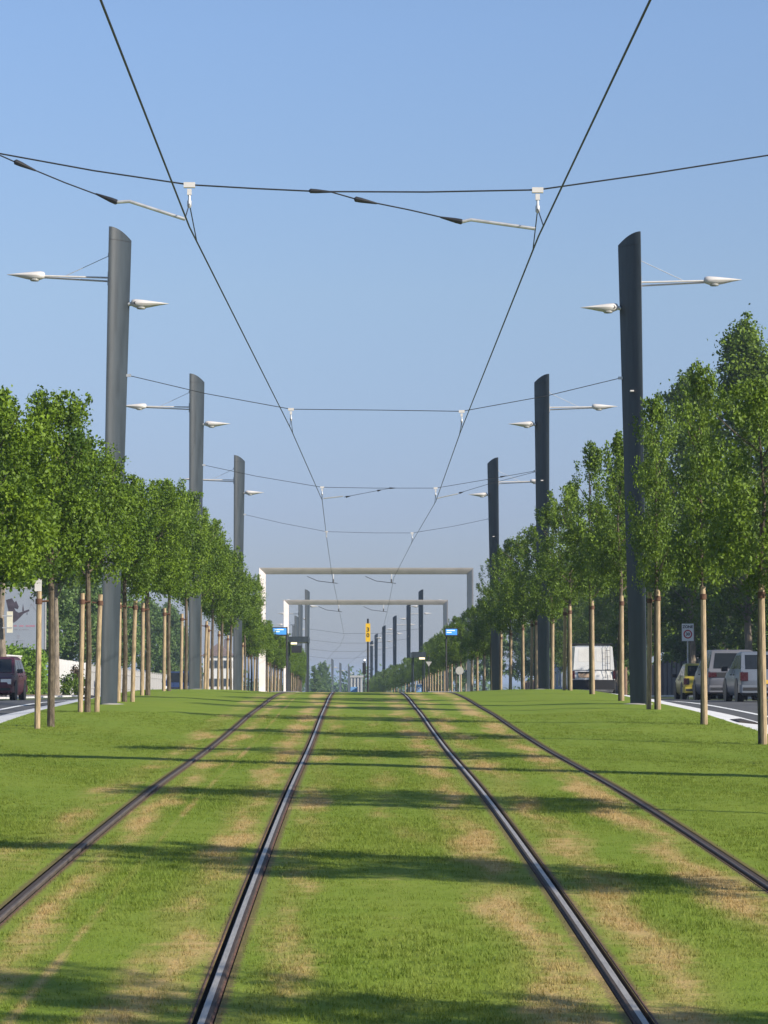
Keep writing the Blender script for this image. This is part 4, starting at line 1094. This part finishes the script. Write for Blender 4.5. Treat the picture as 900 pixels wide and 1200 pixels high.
    if kind == 'van':
        m = MB(); m.box(-.012,.012,-.012,.03,.80,H-.12,M_BLACK); m.build('door_gap', o)
        m = MB(); m.patch(rear,.10,.44,.35,.9,.006,M_FENCEW); m.build('door_panel', o)
        m = MB(); m.patch(rear,.56,.90,.35,.9,.006,M_FENCEW); m.build('door_panel', o)
        m = MB(); m.box(-hw*.75,-hw*.08,-.03,.02,1.06,1.14,M_BLACK); m.build('plate_trim', o)
        m = MB(); m.box(-.16,-.02,-.05,.02,1.26,1.31,M_BLACK); m.build('door_handle', o)
        ld = MB(); xa, xb = hw*.52, hw*.74
        for xx in (xa, xb): ld.tube([(xx,-.07,.85),(xx,-.02,H-.02),(xx,.12,H+.06)], .010, M_BLACK, 6)
        for q in range(5): ld.tube([(xa,-.06,.95+.28*q),(xb,-.06,.95+.28*q)], .008, M_BLACK, 5)
        ld.build('ladder', o)
        rk = MB()
        for xx in (-hw*.82, hw*.82): rk.tube([(xx,.05,H+.09),(xx,L*.62,H+.09)], .022, M_BLACK, 6)
        for q in range(6): rk.tube([(-hw*.86,.05+q*L*.11,H+.075),(hw*.86,.05+q*L*.11,H+.075)], .022, M_BLACK, 6)
        rk.build('roof_rack', o)
    return o
def rear_left(px, d, W): return at(px, 800, d).x + W/2
zr = lambda d: road_z(d) - .05
car('parked_car', (rear_left(867, 80, 1.68), 80, zr(82)+.03), 0, 'silver hatchback parked nearest at the right frame edge', 4.0, 1.68, 1.46, .90, carpaint('silver_paint', (.15,.17,.20)), 'hatch')
car('parked_car', (rear_left(829, 91.5, 1.76), 91.5, zr(93)+.03), 0, 'light silver people carrier parked between the yellow and silver hatchbacks', 4.4, 1.76, 1.66, .98, carpaint('pale_silver_paint', (.155,.155,.168)), 'mpv')
car('parked_car', (rear_left(801, 110, 1.62), 110, zr(111)+.01), 0, 'small yellow hatchback parked beyond the silver people carrier', 3.6, 1.62, 1.43, .88, carpaint('yellow_paint', (.42,.34,.05)), 'hatch')
car('delivery_van', (rear_left(670.5, 124, 1.92), 124, zr(125)+.05), 0, 'white delivery van with roof rack and ladder on its rear door', 5.0, 1.92, 2.28, 1.25, carpaint('van_white', (.72,.71,.69)), 'van', 'van', mat('plate_tan', (.45,.32,.22), .5, 0, .1, 5), .33)
car('parked_car', (at(18,800,94).x-.92, 94+4.1, zr(96)+.02), math.pi, 'maroon car with a bright headlight at the left frame edge', 4.1, 1.70, 1.48, .93, carpaint('maroon_paint', (.075,.011,.019)), 'mpv')
car('parked_car', (-11.45, 180+4.3, zr(181)), math.pi, 'dark blue car glimpsed between the stakes of the left row', 4.3, 1.75, 1.72, 1.0, carpaint('blue_paint', (.03,.05,.12)), 'mpv')

# ------------------------------------------------------------------ grass blades on the near lawn
def grass():
    bm = MB(); q = random.Random(11)
    for k in range(18):
        a = q.uniform(0, 6.28); rr_ = .085*math.sqrt(q.random()); x, y = rr_*math.cos(a), rr_*math.sin(a)
        b = q.uniform(0, 6.28); wd = q.uniform(.0016, .003); h = q.uniform(.012, .030); ln = q.uniform(.4, 1.3)*h
        dx, dy = math.cos(b)*wd, math.sin(b)*wd; lx, ly = -math.sin(b)*ln, math.cos(b)*ln
        i = bm.add([(x-dx,y-dy,-.004),(x+dx,y+dy,-.004),(x+lx,y+ly,h)]); bm.face((i,i+1,i+2), M_BLADE)
    tuft = bpy.data.objects.new('grass_tuft', bm.mesh('grass_tuft'))
    em = MB(); dens = []
    xs = [LE+.05]
    for r in RAILS: xs += [r-.15, r+.15]
    xs += [RE-.05]
    for k in range(0, len(xs), 2):
        a, b = xs[k], xs[k+1]; n = max(2, int((b-a)/.8)); cols = [a+(b-a)*i/n for i in range(n+1)]; rows = []
        for d in steps(10.5, 58, .6):
            lim = d*.145 + .3
            rows.append(em.add([(x, d, lawn_at(x, d)) for x in cols]))
            dens += [0.0 if abs(x+.05) > lim+.8 else (190 if d < 24 else 190*(24/d)**1.35) for x in cols]
        for p, q2 in zip(rows, rows[1:]):
            for i in range(n): em.face((p+i, p+i+1, q2+i+1, q2+i), M_BLADE)
    me = em.mesh('grass'); at_ = me.attributes.new('dens', 'FLOAT', 'POINT'); at_.data.foreach_set('value', dens)
    o = link('grass', me); tag(o, 'short green grass with dry tan patches on the lawn', 'grass', kind='stuff')
    ng = bpy.data.node_groups.new('grass_scatter', 'GeometryNodeTree')
    ng.interface.new_socket('Geometry', in_out='INPUT', socket_type='NodeSocketGeometry'); ng.interface.new_socket('Geometry', in_out='OUTPUT', socket_type='NodeSocketGeometry')
    N = ng.nodes; gi = N.new('NodeGroupInput'); go = N.new('NodeGroupOutput')
    dp = N.new('GeometryNodeDistributePointsOnFaces'); na = N.new('GeometryNodeInputNamedAttribute'); na.data_type = 'FLOAT'; na.inputs[0].default_value = 'dens'
    io = N.new('GeometryNodeInstanceOnPoints'); oi = N.new('GeometryNodeObjectInfo'); oi.inputs[0].default_value = tuft; oi.inputs['As Instance'].default_value = True
    rv = N.new('FunctionNodeRandomValue'); rv.data_type = 'FLOAT_VECTOR'; rv.inputs[0].default_value = (-.08,-.08,0); rv.inputs[1].default_value = (.08,.08,6.28)
    rs = N.new('FunctionNodeRandomValue'); rs.data_type = 'FLOAT'; rs.inputs[2].default_value = .7; rs.inputs[3].default_value = 1.25
    Lk = ng.links.new
    Lk(gi.outputs[0], dp.inputs['Mesh']); Lk(na.outputs[0], dp.inputs['Density']); Lk(dp.outputs[0], io.inputs['Points']); Lk(oi.outputs['Geometry'], io.inputs['Instance'])
    Lk(rv.outputs[0], io.inputs['Rotation']); Lk(rs.outputs[1], io.inputs['Scale']); Lk(io.outputs[0], go.inputs[0])
    md = o.modifiers.new('scatter', 'NODES'); md.node_group = ng
grass()

# ------------------------------------------------------------------ haze
def haze(density):
    mb = MB(); m = bpy.data.materials.new('haze_air'); m.use_nodes = True; t = m.node_tree; t.nodes.remove(t.nodes['Principled BSDF'])
    v = t.nodes.new('ShaderNodeVolumePrincipled'); v.inputs['Color'].default_value = (.66,.80,1.0,1); v.inputs['Density'].default_value = density; v.inputs['Anisotropy'].default_value = .2
    t.links.new(v.outputs[0], t.nodes['Material Output'].inputs['Volume'])
    mb.box(-3100, 3100, -80, 8100, EYE-11.5, EYE+18.5, m); o = mb.build('haze'); tag(o, 'thin blue summer haze over the street', 'haze', kind='stuff')
haze(.00035)
